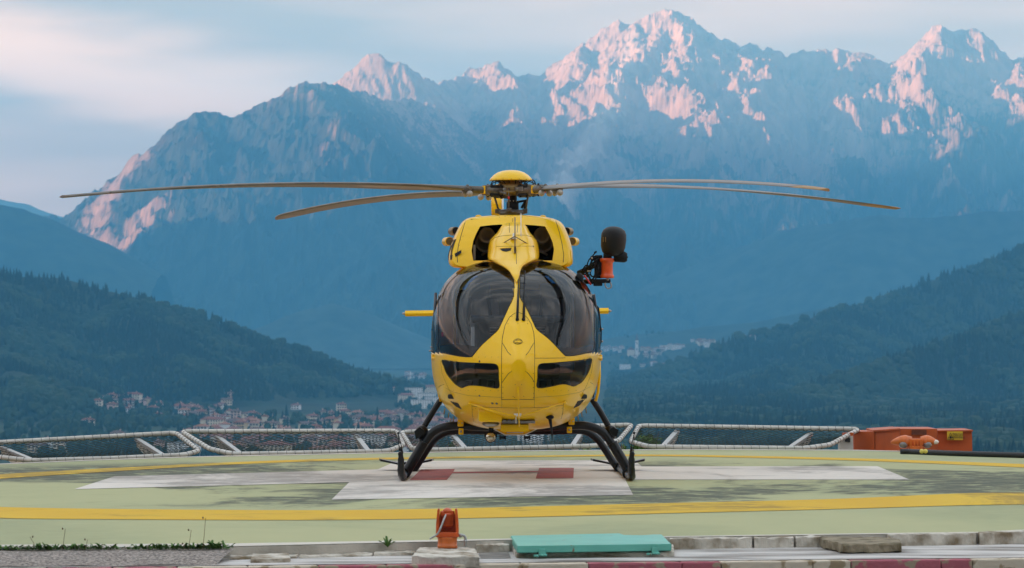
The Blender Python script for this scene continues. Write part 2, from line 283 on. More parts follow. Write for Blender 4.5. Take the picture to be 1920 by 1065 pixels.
# the air
hz = bmesh.new(); bmesh.ops.create_cube(hz, size=1)
bmesh.ops.scale(hz, vec=(19000, 26500, 1280), verts=hz.verts); bmesh.ops.translate(hz, vec=(0, 4900, 1280 / 2 - 90), verts=hz.verts)
me = bpy.data.meshes.new('haze'); hz.to_mesh(me); mh = bpy.data.materials.new('haze'); mh.use_nodes = True; t = mh.node_tree; t.nodes.clear()
pv = N(t, 'ShaderNodeVolumePrincipled'); pv.inputs['Color'].default_value = (.15, .57, .96, 1); pv.inputs['Density'].default_value = .0001; pv.inputs['Anisotropy'].default_value = .0
mo = N(t, 'ShaderNodeOutputMaterial'); t.links.new(pv.outputs[0], mo.inputs['Volume'])
tag(link('haze', me, mh), kind='stuff')
# ---------------------------------------------------------------- woods on the near hills: too many trees to count
def height_at(G3, x, y):
    ny, nx, _ = G3.shape; x0, x1 = G3[0, 0, 0], G3[0, -1, 0]; y0, y1 = G3[0, 0, 1], G3[-1, 0, 1]
    fx = np.clip((x - x0) / (x1 - x0) * (nx - 1), 0, nx - 1.001); fy = np.clip((y - y0) / (y1 - y0) * (ny - 1), 0, ny - 1.001)
    i, j = fx.astype(int), fy.astype(int); u, v_ = fx - i, fy - j; Z = G3[..., 2]
    return (Z[j, i] * (1 - u) + Z[j, i + 1] * u) * (1 - v_) + (Z[j + 1, i] * (1 - u) + Z[j + 1, i + 1] * u) * v_
def cone_proto(n=6):
    V, T = [], []
    for zb, zt, r in ((.12, .62, 1.0), (.38, .84, .72), (.62, 1.0, .45)):
        k = len(V)
        for i in range(n):
            a = 2 * math.pi * i / n + zb * 3; rr = r * (1 if i % 2 else .72); V.append((rr * math.cos(a), rr * math.sin(a), zb - (.05 if i % 2 else 0)))
        V.append((0, 0, zt)); T += [(k + i, k + (i + 1) % n, k + n) for i in range(n)]
    return np.array(V), np.array(T)
def blob_proto():
    b = bmesh.new(); bmesh.ops.create_icosphere(b, subdivisions=2, radius=1)
    V = np.array([tuple(v_.co * (1 + random.uniform(-.22, .22))) for v_ in b.verts]); V[:, 2] = V[:, 2] * .5 + .52
    b.verts.index_update(); T = np.array([[v_.index for v_ in f.verts] for f in b.faces]); return V, T
CONE, BLOB = cone_proto(), blob_proto()
def scatter(name, P, hs, rs, proto, m):
    V0, T0 = proto; n = len(P); a = RNG.uniform(0, 6.28, n); c, s_ = np.cos(a), np.sin(a)
    X = (V0[None, :, 0] * c[:, None] - V0[None, :, 1] * s_[:, None]) * rs[:, None] + P[:, 0:1]
    Y = (V0[None, :, 0] * s_[:, None] + V0[None, :, 1] * c[:, None]) * rs[:, None] + P[:, 1:2]
    Z = V0[None, :, 2] * hs[:, None] + P[:, 2:3]
    V = np.stack([X, Y, Z], -1).reshape(-1, 3); T = (T0[None] + (np.arange(n) * len(V0))[:, None, None]).reshape(-1, 3)
    return tag(link(name, npmesh(name, V, T, False), m), kind='stuff')
def leaf_mat(name, c1, c2, sc=.02):
    m = mat(name, c1, .9, col2=c2, nscale=sc, detail=7, spec=.15, lo=.4, hi=.6); return m
M_fir = leaf_mat('fir_needles', (.006, .014, .011), (.015, .027, .018))
M_broad = leaf_mat('broadleaf_foliage', (.012, .026, .015), (.028, .046, .022))
def wood(name, hl, px0, px1, spacing, hmin, keep, hh=(7.5, 12.5)):
    G3 = hl[1]; x0, x1 = G3[0, 0, 0], G3[0, -1, 0]; y0, y1 = G3[0, 0, 1], G3[-1, 0, 1]
    n = int((x1 - x0) * (y1 - y0) / spacing ** 2); x = RNG.uniform(x0, x1, n); y = RNG.uniform(y0, y1, n); z = height_at(G3, x, y)
    px = 960 + x / (y - CY) * F; dz = (height_at(G3, x, y + 15) - z) / 15
    los = (z + 14 - EYE) / (y - CY)
    ok = (px > px0) & (px < px1) & (z > hmin) & (dz > los - .03)
    ok &= keep(x, y, z)
    x, y, z = x[ok], y[ok], z[ok]; h = RNG.uniform(*hh, len(x)) * (1 + .25 * perlin(x / 60, y / 60))
    br = fbm(x / 130, y / 130, 3) + .0006 * (60 - z) + RNG.normal(0, .08, len(x)) > .12
    P = np.stack([x, y, z - 1], 1)
    scatter(name + '_conifers', P[~br], h[~br], h[~br] * RNG.uniform(.22, .32, (~br).sum()), CONE, M_fir)
    scatter(name + '_broadleaves', P[br], h[br] * .85, h[br] * .45, BLOB, M_broad)
def meadow_l(x, y, z):    # leave clearings on the lower slopes
    return (z > -20) | (fbm(x / 90, y / 90, 3) > -.3)
wood('wood_left', LV, -160, 830, 6.3, -56, meadow_l)
wood('wood_right', RV, 1040, 2080, 8.3, -80, lambda x, y, z: (z > -58) | (960 + x / (y - CY) * F > 1145), (9, 15))

# ---------------------------------------------------------------- the town on the valley floor
bpy.context.view_layer.update()
def bvh_of(V3):
    ny, nx, _ = V3.shape; i = np.arange(nx * ny).reshape(ny, nx)
    Q = np.stack([i[:-1, :-1], i[:-1, 1:], i[1:, 1:], i[1:, :-1]], -1).reshape(-1, 4)
    return BVHTree.FromPolygons([tuple(p) for p in V3.reshape(-1, 3)], Q.tolist())
SURF = [bvh_of(LV[1]), bvh_of(FV[1]), bvh_of(RV[1]), bvh_of(FLV.reshape(130, 160, 3))]
def land(px, py):         # where the sight line through a pixel meets the land
    o = Vector((0, CY, EYE)); d = (W(px, py, 1000) - o).normalized(); best = None
    for b in SURF:
        h = b.ray_cast(o, d)
        if h[0] is not None and (best is None or h[3] < best[1]): best = (h[0], h[3])
    return best[0] if best else None
WALLS = {'white': (.74, .73, .70), 'cream': (.68, .60, .47), 'ochre': (.58, .43, .25), 'pink': (.62, .44, .38), 'grey': (.46, .46, .45)}
ROOFS = {'red': (.22, .085, .06), 'brown': (.14, .085, .068), 'orange': (.31, .14, .085), 'grey': (.22, .22, .23)}
MW = {k: mat('plaster_' + k, c, .9, noise=.12, nscale=.6, spec=.2) for k, c in WALLS.items()}
MR = {k: mat('roof_tiles_' + k, c, .85, noise=.35, nscale=1.2, spec=.2) for k, c in ROOFS.items()}
M_pane = mat('dark_window_glass', (.03, .035, .04), .15)
M_shut = mat('brown_shutter', (.10, .055, .03), .7)
def box_v(x0, x1, y0, y1, z0, z1): return [(x0, y0, z0), (x1, y0, z0), (x1, y1, z0), (x0, y1, z0), (x0, y0, z1), (x1, y0, z1), (x1, y1, z1), (x0, y1, z1)]
BOXF = [(0, 3, 2, 1), (4, 5, 6, 7), (0, 1, 5, 4), (1, 2, 6, 5), (2, 3, 7, 6), (3, 0, 4, 7)]
def box_me(name, *a): return mesh(name, box_v(*a), BOXF)
win_me = box_me('window', -.6, .6, -.05, .12, -.8, .8); shut_me = box_me('shutter', -.28, .28, -.12, .0, -.82, .82)
win_me.materials.append(M_pane); shut_me.materials.append(M_shut); chim_me = box_me('chimney', -.4, .4, -.4, .4, -1, 1.1); chim_me.materials.append(MW['pink'])
def house_proto(w_, d_, h_, wall, roof, style):
    root = bpy.data.objects.new('house', None); C.objects.link(root)
    wm = box_me('wall', -w_ / 2, w_ / 2, -d_ / 2, d_ / 2, -6, h_); link('wall', wm, MW[wall], root)
    a, b, e = w_ / 2 + .8, d_ / 2 + .8, h_; rh = min(w_, d_) * .24
    if style == 'flat': rm = box_me('roof', -a + .5, a - .5, -b + .5, b - .5, h_ + .003, h_ + .7)
    else:
        r = (w_ / 2 - d_ / 2 * .8) if style == 'hip' else a; r = max(r, .5)
        rm = mesh('roof', [(-a, -b, e - .1), (a, -b, e - .1), (a, b, e - .1), (-a, b, e - .1), (-r, 0, e + rh), (r, 0, e + rh), (-a, -b, e + .2), (a, -b, e + .2), (a, b, e + .2), (-a, b, e + .2)],
                  [(0, 3, 2, 1), (0, 1, 7, 6), (1, 2, 8, 7), (2, 3, 9, 8), (3, 0, 6, 9), (6, 7, 5, 4), (8, 9, 4, 5), (7, 8, 5), (9, 6, 4)])
    ro = link('roof', rm, MR[roof], root)
    if style != 'flat': link('chimney', chim_me, None, ro, (w_ * .2, d_ * .12, h_ + rh))
    nf = max(1, round((h_ - .5) / 2.9)); nc = max(2, round(w_ / 3.2))
    for i in range(nf):
        for j in range(nc):
            x = (j + .5) / nc * w_ - w_ / 2; z = 1.5 + i * 2.9
            wo = link('window', win_me, None, root, (x, -d_ / 2, z))
            if w_ < 20:
                for s_ in (-1, 1): link('shutter', shut_me, None, wo, (s_ * .88, 0, 0))
    return root, (wall, roof, style)
def copy_tree(o, parent=None):
    c = o.copy(); C.objects.link(c); c.parent = parent
    for ch in list(o.children): copy_tree(ch, c)
    return c
specs = [(11, 9, 6, 'white', 'red', 'hip'), (12, 9, 8.5, 'cream', 'red', 'hip'), (10, 9, 6, 'white', 'brown', 'gable'), (13, 10, 6, 'cream', 'brown', 'gable'), (12, 10, 8.5, 'ochre', 'red', 'hip'),
         (11, 9, 8.5, 'pink', 'brown', 'hip'), (14, 10, 8.5, 'white', 'orange', 'hip'), (10, 8, 6, 'cream', 'orange', 'gable'), (12, 10, 8.5, 'grey', 'red', 'gable'), (15, 11, 9, 'grey', 'brown', 'hip'),
         (26, 12, 11.5, 'white', 'grey', 'flat'), (22, 12, 11.5, 'cream', 'red', 'hip')]
protos = [house_proto(*s_) for s_ in specs]; used = [False] * len(protos)
def put_house(k, p, rz, group, where):
    pr, (wl, rf, st) = protos[k]; o = pr if not used[k] else copy_tree(pr); used[k] = True
    o.location = (p.x, p.y, p.z); o.rotation_euler = (0, 0, rz)
    o.scale = (.68, .68, .68)
    kind = 'apartment block' if k >= 10 else 'house'
    if 'the town' in where:
        px = 960 + p.x / (p.y - CY) * F
        zone = 'the left end of the town' if px < 330 else 'the town left of its middle' if px < 480 else 'the town right of its middle' if px < 640 else 'the town beside the helicopter'
        where = (', hillside rows of ' if p.y > 2900 else ', behind the nets in ') + zone
        if 'edge' in group: where = ' standing apart at the edge of ' + zone.replace('the town ', 'town, ').replace(' of the town', ' of town')
    tag(o, f'{wl} {kind} with {rf} roof{where if where[0] in ", " else " " + where}', kind, group); return o
placed = []
def clear_of(p, r): return all((p.x - q.x) ** 2 + (p.y - q.y) ** 2 > (r + s_) ** 2 for q, s_ in placed)
def ptop(px): return float(np.interp(px, [150, 200, 300, 400, 470, 560, 640, 740, 830, 1160], [752, 750, 762, 772, 785, 784, 782, 783, 790, 800]))
n_ = 0; tries = 0
while n_ < 212 and tries < 9000:
    tries += 1; px = random.uniform(165, 860); top = ptop(px); py = top + (862 - top) * random.random() ** 1.25
    if px < 340 and py > 778 and random.random() < .8: continue
    p = land(px, py)
    if p is None or p.y > 4300: continue
    k = random.choices(range(12), [5, 5, 4, 4, 3, 3, 3, 3, 2, 2, .7, .9])[0]; r = specs[k][0] * .30
    if not clear_of(p, r + .4): continue
    placed.append((p, r)); put_house(k, p, random.choice([0, 0, .3, -.35, .6, math.pi / 2]) + random.uniform(-.1, .1), 'houses of the valley town', 'in the town below the wooded hill'); n_ += 1
for px, py, k in [(555, 768, 0), (430, 748, 5), (425, 758, 3), (415, 766, 0), (776, 742, 10), (800, 752, 10), (762, 756, 11), (806, 738, 11), (790, 766, 10), (815, 760, 10), (85, 838, 0), (70, 848, 3), (115, 846, 1), (745, 735, 7), (870, 812, 11), (1000, 835, 10), (640, 770, 1)]:
    p = land(px, py)
    if p: placed.append((p, 8)); put_house(k, p, random.uniform(-.3, .3), 'houses on the edge of the town', 'standing apart at the edge of the town')
for cx, cyy, sx, sy, n in [(1150, 656, 22, 4, 11), (1215, 665, 30, 8, 17), (1318, 644, 20, 4, 11), (1190, 606, 28, 7, 13), (1225, 687, 22, 4, 6), (1260, 652, 24, 4, 7), (785, 707, 28, 5, 11), (1260, 606, 20, 4, 3), (1400, 632, 30, 5, 3)]:
    for q in range(n):
        for _ in range(20):
            p = land(cx + random.uniform(-sx, sx), cyy + random.uniform(-sy, sy)); k = random.choice([0, 1, 2, 3, 6, 0, 1])
            if p and clear_of(p, 5): break
        if p: placed.append((p, 5)); put_house(k, p, random.uniform(-.5, .5), 'houses of the far village', 'in the far village on the valley side')
for px, py in [(1247, 656), (1268, 655), (1330, 650), (1172, 692)]:
    p = land(px, py)
    if p: put_house(10, p, .05, 'houses of the far village', 'in the far village on the valley side')
for k, (pr, _) in enumerate(protos):
    if not used[k]: put_house(k, land(600, 800), 0, 'houses of the valley town', 'in the town below the wooded hill')
# church of the far village
p = land(1194, 668); s_ = 1.0
ch = empty('church', p, 'pale village church with tall pointed bell tower in the far village', 'church')
link('nave', box_me('nave', -16, -4, -7, 12, -4, 11), MW['cream'], ch)
link('roof', mesh('roof', [(-17, -8, 11.003), (-3, -8, 11.003), (-3, 13, 11.003), (-17, 13, 11.003), (-10, -8, 16), (-10, 13, 16)], [(0, 3, 2, 1), (0, 1, 4), (1, 2, 5, 4), (2, 3, 5), (3, 0, 4, 5)]), MR['red'], ch)
tw = link('bell_tower', box_me('bell_tower', -2.6, 2.6, -2.6, 2.6, -4, 27), MW['white'], ch)
link('spire', mesh('spire', [(-3, -3, 27.003), (3, -3, 27.003), (3, 3, 27.003), (-3, 3, 27.003), (0, 0, 40)], [(0, 3, 2, 1), (0, 1, 4), (1, 2, 4), (2, 3, 4), (3, 0, 4)]), MR['brown'], tw)
for z in (22, 12): link('belfry_window', box_me('belfry_window', -.9, .9, -2.72, -2.55, z - 1.6, z + 1.6), M_pane, tw)
# trees of the gardens, hedges and the clumps at the hill's foot
def town_trees():
    P = []
    for _ in range(1100):
        px = random.uniform(-60, 1180); py = random.uniform(ptop(px) - 4, 868); p = land(px, py)
        if p and p.y < 4400 and clear_of(p, .5): P.append(tuple(p))
    for cx, cyy, sx, sy, n in [(292, 782, 24, 16, 150), (345, 795, 22, 6, 60), (230, 800, 40, 20, 60), (620, 790, 80, 6, 40), (150, 800, 60, 20, 120), (400, 775, 20, 4, 20), (775, 765, 30, 12, 40), (1210, 675, 70, 22, 90), (1180, 620, 60, 12, 60), (800, 720, 40, 10, 80), (760, 740, 14, 14, 60)]:
        for q in range(n):
            p = land(random.gauss(cx, sx * .6), random.gauss(cyy, sy * .6))
            if p: P.append(tuple(p))
    P = np.array(P); h = RNG.uniform(4, 8, len(P)); c = RNG.random(len(P)) < .25
    scatter('town_trees', P[~c], h[~c], h[~c] * .42, BLOB, M_broad); scatter('town_conifers', P[c], h[c] * 1.4, h[c] * .33, CONE, M_fir)
town_trees()
# ---------------------------------------------------------------- the landing pad
def spline(P, n=8, closed=False):
    P = [np.array(p, float) for p in P]; m = len(P); R = []
    rng = range(m if closed else m - 1)
    for i in rng:
        p0, p1, p2, p3 = (P[(i - 1) % m] if closed or i else P[i], P[i], P[(i + 1) % m], P[(i + 2) % m] if closed or i + 2 < m else P[i + 1])
        for j in range(n):
            t_ = j / n; R.append(.5 * (2 * p1 + (p2 - p0) * t_ + (2 * p0 - 5 * p1 + 4 * p2 - p3) * t_ ** 2 + (3 * p1 - p0 - 3 * p2 + p3) * t_ ** 3))
    if not closed: R.append(P[-1])
    return [Vector(r) for r in R]
def sheet(name, pts, z, m, parent=None, kind=None, thick=0):
    b = bmesh.new(); vs = [b.verts.new((p[0], p[1], z)) for p in pts]; f = b.faces.new(vs); f.normal_update()
    if f.normal.z < 0: f.normal_flip()
    if thick:
        r = bmesh.ops.extrude_face_region(b, geom=[f]); bmesh.ops.translate(b, vec=(0, 0, -thick), verts=[g for g in r['geom'] if isinstance(g, bmesh.types.BMVert)])
        bmesh.ops.recalc_face_normals(b, faces=b.faces)
    bmesh.ops.triangulate(b, faces=[f for f in b.faces if len(f.verts) > 4])
    me = bpy.data.meshes.new(name); b.to_mesh(me); o = link(name, me, m, parent); return tag(o, kind=kind)
def paint_mat(name, col, stain=.6, dirt=(.06, .07, .05), cover=.425, rough=.75, second=None, scuff=1.0, fade=None, reach=7.6):
    """painted concrete: base colour broken by long soot stains, fine scuffs and faint roller streaks"""
    m = bpy.data.materials.new(name); m.use_nodes = True; t = m.node_tree; b = t.nodes['Principled BSDF']; l = t.links.new
    b.inputs['Roughness'].default_value = rough; b.inputs['Specular IOR Level'].default_value = .25
    g = N(t, 'ShaderNodeNewGeometry')
    def noise(sc, det, stretch, rough_=.6):
        mp_ = N(t, 'ShaderNodeMapping'); mp_.inputs['Scale'].default_value = stretch; l(g.outputs['Position'], mp_.inputs[0])
        n = N(t, 'ShaderNodeTexNoise'); n.inputs['Scale'].default_value = sc; n.inputs['Detail'].default_value = det; n.inputs['Roughness'].default_value = rough_; n.inputs['Distortion'].default_value = .6; l(mp_.outputs[0], n.inputs['Vector']); return n.outputs[0]
    def ramp(src, p0, p1, a=0.0, b_=1.0):
        r = N(t, 'ShaderNodeMapRange'); r.interpolation_type = 'SMOOTHSTEP'
        r.inputs['From Min'].default_value = p0; r.inputs['From Max'].default_value = p1; r.inputs['To Min'].default_value = a; r.inputs['To Max'].default_value = b_; l(src, r.inputs[0]); return r.outputs[0]
    def mixc(f, a, b_):
        x = N(t, 'ShaderNodeMix', data_type='RGBA'); l(f, x.inputs[0])
        for i, c in ((6, a), (7, b_)):
            if isinstance(c, tuple): x.inputs[i].default_value = (*c, 1)
            else: l(c, x.inputs[i])
        return x.outputs[2]
    def mul(a, b_):
        x = N(t, 'ShaderNodeMath', operation='MULTIPLY'); l(a, x.inputs[0]); l(b_, x.inputs[1]); return x.outputs[0]
    c0 = mixc(ramp(noise(.35, 5, (1, .5, 1)), .35, .65), col, second or tuple(c * .86 for c in col))
    c0 = mixc(ramp(noise(9, 6, (.35, 1, 1)), .45, .75, 0, .35), c0, tuple(min(1, c * 1.18) for c in col))
    big = ramp(noise(.42, 8, (.75, .42, 1), .68), cover, cover + .13)
    brk = ramp(noise(5, 6, (.5, .6, 1), .7), .34, .52)
    # rubber and soot gather in the middle of the pad, the rim stays clean
    sp = N(t, 'ShaderNodeSeparateXYZ'); l(g.outputs['Position'], sp.inputs[0])
    ds = N(t, 'ShaderNodeVectorMath', operation='DISTANCE'); mq = N(t, 'ShaderNodeMapping'); mq.inputs['Scale'].default_value = (.8, 1, 0); l(g.outputs['Position'], mq.inputs[0]); l(mq.outputs[0], ds.inputs[0]); ds.inputs[1].default_value = (0, .3, 0)
    inner = ramp(ds.outputs['Value'], reach - 2, reach, 1, .08)
    c0 = mixc(mul(mul(ramp(big, 0, 1, 0, stain), brk), inner), c0, dirt)
    fine = ramp(noise(1.6, 10, (.3, 1.2, 1), .75), .58, .68, 0, .35 * scuff); c0 = mixc(mul(fine, inner), c0, dirt)
    if fade: c0 = mixc(ramp(noise(14, 8, (.6, 1, 1), .7), .55, .62, 0, .7), c0, fade)
    l(c0, b.inputs['Base Color'])
    bp = N(t, 'ShaderNodeBump'); bp.inputs['Strength'].default_value = .35; bp.inputs['Distance'].default_value = .006; l(noise(60, 4, (1, 1, 1)), bp.inputs['Height']); l(bp.outputs[0], b.inputs['Normal'])
    return m
M_deck = paint_mat('green_pad_paint', (.39, .39, .205), .93, second=(.315, .335, .18))
M_yel = paint_mat('yellow_line_paint', (.60, .35, .015), .65, dirt=(.2, .13, .03), cover=.47, second=(.64, .42, .025), reach=30)
M_whi = paint_mat('white_cross_paint', (.68, .62, .55), .6, dirt=(.16, .14, .12), cover=.455, second=(.58, .53, .48), scuff=2.0)
M_red = paint_mat('red_letter_paint', (.36, .085, .075), .5, dirt=(.12, .05, .05), second=(.42, .13, .12), scuff=3.0)
M_rim = paint_mat('pale_rim_paint', (.60, .55, .47), .5, dirt=(.2, .18, .15))
M_conc = mat('weathered_concrete', (.56, .51, .44), .9, col2=(.24, .22, .18), nscale=2.2, bump=.5, bscale=60, detail=10, lo=.42, hi=.68)
near = [G(*p) for p in [(-900, 1036), (-300, 1031), (0, 1028), (430, 1025), (700, 1018.5), (960, 1012.5), (1260, 1007.5), (1560, 1003), (1830, 999.5), (1920, 995), (2100, 984)]]
far = [G(*p) for p in [(2200, 868), (1920, 853.5), (1760, 847), (1600, 843.5), (1300, 842), (960, 845), (700, 849), (500, 853), (345, 856.5), (180, 862), (0, 869.5), (-250, 884)]]
rightside = [Vector((9.6, 36.5 + CY + 2.2, 0)), Vector((11.2, 3, 0)), Vector((11, 9, 0))]
leftside = [Vector((-9.8, 2, 0)), Vector((-9.8, -5, 0)), Vector((-8.5, -10, 0))]
outline = [p for p in near] + rightside + spline([tuple(p) for p in far], 5) + leftside
deck = sheet('landing_pad', outline, 0, [M_deck, M_conc], kind='structure', thick=.45)
for p_ in deck.data.polygons: p_.material_index = 0 if p_.normal.z > .5 else 1
def band(name, top, bot, m, z=.004, extra_l=None, extra_r=None, parent=None):
    A = [tuple(G(*p)) for p in top]; B = [tuple(G(*p)) for p in bot]
    A = spline(A, 6); B = spline(B, 6); return sheet(name, A + B[::-1], z, m, parent)
xs_n = [-140, 0, 200, 550, 780, 1000, 1240, 1560, 1800, 1920, 2080]
yt_n = [946, 951, 954.5, 957, 955, 950, 944, 936, 925.5, 924, 921]; yb_n = [967, 972, 974, 975.5, 973.5, 969.5, 963, 955, 948, 946, 942]
xs_f = [-140, 0, 200, 400, 600, 800, 960, 1200, 1400, 1600, 1750, 1920, 2080]
yt_f = [899, 889.5, 878.5, 868.5, 861, 857.2, 855, 852.5, 855, 859.5, 864.5, 870.5, 878]; yb_f = [909, 898, 885, 873, 865, 860.5, 858, 855.5, 858.5, 863.8, 869.5, 877, 885.5]
# the ring is one closed painted line that runs on beyond the frame
def ringside(ptn, ptf, bulge): return [ptn, bulge, ptf]
for nm, sx in (('yellow_ring', 1),):
    inner_ = [tuple(G(x, y)) for x, y in zip(xs_n, yt_n)] + [(6.9, -.6, 0), (7.35, 2.6, 0)] + [tuple(G(x, y)) for x, y in zip(xs_f, yb_f)][::-1] + [(-7.25, -1.5, 0), (-6.7, -4.6, 0)]
    outer_ = [tuple(G(x, y)) for x, y in zip(xs_n, yb_n)] + [(7.4, -1.0, 0), (7.9, 2.8, 0)] + [tuple(G(x, y)) for x, y in zip(xs_f, yt_f)][::-1] + [(-7.8, -1.6, 0), (-7.2, -5.0, 0)]
    I, O = spline(inner_, 6, True), spline(outer_, 6, True); n = len(I)
    o = link('yellow_ring', mesh('yellow_ring', [(p.x, p.y, .004) for p in I] + [(p.x, p.y, .004) for p in O], [(i, (i + 1) % n, n + (i + 1) % n, n + i) for i in range(n)]), M_yel); tag(o, kind='structure')
cross = [(622, 937), (1187, 928.5), (1172, 899.5), (1705, 899.5), (1645, 874.5), (1203, 875), (1190, 863), (745, 864.5), (708, 880.5), (215, 893.5), (140, 917.5), (655, 904.5)]
tag(sheet('white_cross', [G(*p) for p in cross], .004, M_whi), kind='structure')
hz_ = .008
Hp = [(768, 900), (838, 899.3), (848, 887.2), (1008, 885.2), (1004.5, 897), (1075, 896.2), (1076, 877), (1011, 877), (1009, 882.6), (850, 884.6), (853, 878.8), (790, 879.8)]
tag(sheet('red_letter', [G(x, y, hz_) for x, y in Hp], hz_, M_red), kind='structure')
rimn = [G(*p) for p in [(-900, 1030), (-300, 1025), (0, 1022), (430, 1019.5), (700, 1015), (960, 1010.3), (1260, 1005.8), (1560, 1001.3), (1830, 997.8), (1920, 993.4)]]
tag(sheet('pad_rim_line', near[:10] + rimn[::-1], .004, M_rim), kind='structure')
rimf = [G(p[0], p[1] + 1.6) for p in [(1920, 853.5), (1760, 847), (1600, 843.5), (1300, 842), (960, 845), (700, 849), (500, 853), (345, 856.5), (180, 862), (0, 869.5), (-250, 884)]]
tag(sheet('pad_rim_line', [G(p[0], p[1] + .15) for p in [(1920, 853.5), (1760, 847), (1600, 843.5), (1300, 842), (960, 845), (700, 849), (500, 853), (345, 856.5), (180, 862), (0, 869.5), (-250, 884)]] + rimf[::-1], .004, M_rim), kind='structure')
# the slab that carries the pad
tag(link('pad_foundation', mesh('pad_foundation', [(p.x * .97, .5 + (p.y - .5) * .97 + .3, -.45) for p in outline] + [(p.x * .97, .5 + (p.y - .5) * .97 + .3, -6) for p in outline], [(i, (i + 1) % len(outline), len(outline) + (i + 1) % len(outline), len(outline) + i) for i in range(len(outline))]), M_conc), kind='structure')
# hillside that the pad stands on
def slope_fn(X, Y):
    r = np.hypot(X / 1.3, Y + 6); Z = -2.6 - np.clip(r - 16, 0, 1e9) * .42 + .5 * fbm(X / 6, Y / 6, 3); Z = np.where((Y < -13.7), np.minimum(Z, -.62), Z)
    return X, Y, np.maximum(Z, FLOOR - 2)
me, _, _ = grid_mesh('near_slope', -190, 190, 120, -90, 200, 120, slope_fn, True)
M_grassy = mat('rough_grass', (.05, .085, .025), .95, col2=(.09, .10, .045), nscale=.8, detail=8, bump=.6, bscale=8, spec=.1)
tag(link('near_slope', me, M_grassy), kind='structure')
# ---------------------------------------------------------------- service ledge between pad and kerb
KL, KR = W(-200, 1063, 27.32), W(2120, 1041.5, 28.85)
def kerb_at(px): return KL.lerp(KR, (px + 200) / 2320)
def flat(p, z): return Vector((p.x, p.y, z))
M_ledge = mat('white_painted_ledge', (.56, .53, .50), .85, col2=(.15, .13, .11), nscale=1.6, bump=.6, bscale=30, detail=12, lo=.44, hi=.66, stretch=(.6, 2.0, 1))
LZ = -.085
tag(sheet('service_ledge', [flat(kerb_at(-200), LZ), flat(kerb_at(2120), LZ), flat(near[10], LZ) + Vector((.6, .1, 0)), flat(near[9], LZ) + Vector((0, .06, 0))] + [flat(p, LZ) + Vector((0, .06, 0)) for p in near[1:9]][::-1], LZ, M_ledge), kind='structure')
# asphalt patch, ramping from the pad's rim down to the kerb
M_asph = mat('coarse_asphalt', (.13, .11, .10), .95, col2=(.40, .35, .31), nscale=42, bump=1.0, bscale=45, detail=4, lo=.40, hi=.60, spec=.15)
def asphalt():
    nx, ny = 120, 10; V = []; edge = [(-200, 0), (380, 0)]
    for j in range(ny):
        v_ = j / (ny - 1)
        for i in range(nx):
            u = i / (nx - 1); px = -200 + (640 - 60 * v_ * 1.0) * u; a = G(px, 1029 - .007 * px); b_ = kerb_at(px) + Vector((0, .05, 0))
            p = a.lerp(Vector((b_.x, b_.y, -.055)), v_); p.z = -.012 + (-.070) * v_ ** 1.2 + .008 * float(perlin(np.array([p.x * 3.0]), np.array([p.y * 3.0]))[0])
            V.append(p)
    Fc = [(j * nx + i, (j + 1) * nx + i, (j + 1) * nx + i + 1, j * nx + i + 1) for j in range(ny - 1) for i in range(nx - 1)]
    tag(link('asphalt_patch', mesh('asphalt_patch', V, Fc, True), M_asph), kind='structure')
asphalt()
# a flat dark channel strip and worn concrete coping along the pad's edge
M_dark = mat('dark_concrete', (.10, .09, .08), .8, col2=(.22, .2, .17), nscale=6, detail=8)
M_rough = mat('stained_rough_concrete', (.60, .55, .47), .92, col2=(.20, .15, .09), nscale=5, bump=1.0, bscale=28, detail=10, lo=.44, hi=.66)
M_moss = mat('mossy_broken_concrete', (.30, .25, .17), .95, col2=(.12, .095, .05), nscale=9, bump=1.0, bscale=30, detail=9)
def rough_slab(name, quad, zt, zb, m, parent=None, amp=.008, cuts=26, kind=None, lip=0.0, bev=.008):
    b = bmesh.new(); vs = [b.verts.new((p.x, p.y, zb)) for p in quad]; f = b.faces.new(vs); f.normal_update()
    if f.normal.z > 0: f.normal_flip()
    r = bmesh.ops.extrude_face_region(b, geom=[f]); tv = [g for g in r['geom'] if isinstance(g, bmesh.types.BMVert)]
    for v_ in tv: v_.co.z = zt
    bmesh.ops.recalc_face_normals(b, faces=b.faces)
    if bev: bmesh.ops.bevel(b, geom=b.edges[:], offset=bev, segments=2, profile=.6, affect='EDGES')
    if cuts:
        lg = [e for e in b.edges if e.calc_length() > .12]
        bmesh.ops.subdivide_edges(b, edges=lg, cuts=min(cuts, 40), use_grid_fill=True)
        for v_ in b.verts:
            c_ = v_.co; k_ = amp * (float(perlin(np.array([c_.x * 9]), np.array([c_.y * 9 + c_.z * 25]))[0]) + .6 * float(perlin(np.array([c_.x * 27]), np.array([c_.y * 27 + c_.z * 50]))[0]))
            v_.co += Vector((0, k_, k_ * .7))
    me = bpy.data.meshes.new(name); b.to_mesh(me); o = link(name, me, m, parent)
    if kind: tag(o, kind=kind)
    return o
def strip(px0, px1, back=-.02, front=.10):
    a, b = G(px0, np.interp(px0, [0, 430, 700, 960, 1260, 1560, 1830], [1028, 1025, 1018.5, 1012.5, 1007.5, 1003, 999.5])), G(px1, np.interp(px1, [0, 430, 700, 960, 1260, 1560, 1830, 1920], [1028, 1025, 1018.5, 1012.5, 1007.5, 1003, 999.5, 995]))
    return [a + Vector((0, -front, 0)), b + Vector((0, -front, 0)), b + Vector((0, back, 0)), a + Vector((0, back, 0))]
cop = empty('pad_coping', G(1400, 1004), 'rough stained concrete coping blocks along the right front edge of the pad', 'coping')
co_ = cop.location
def local(q, o): return [p - o for p in q]
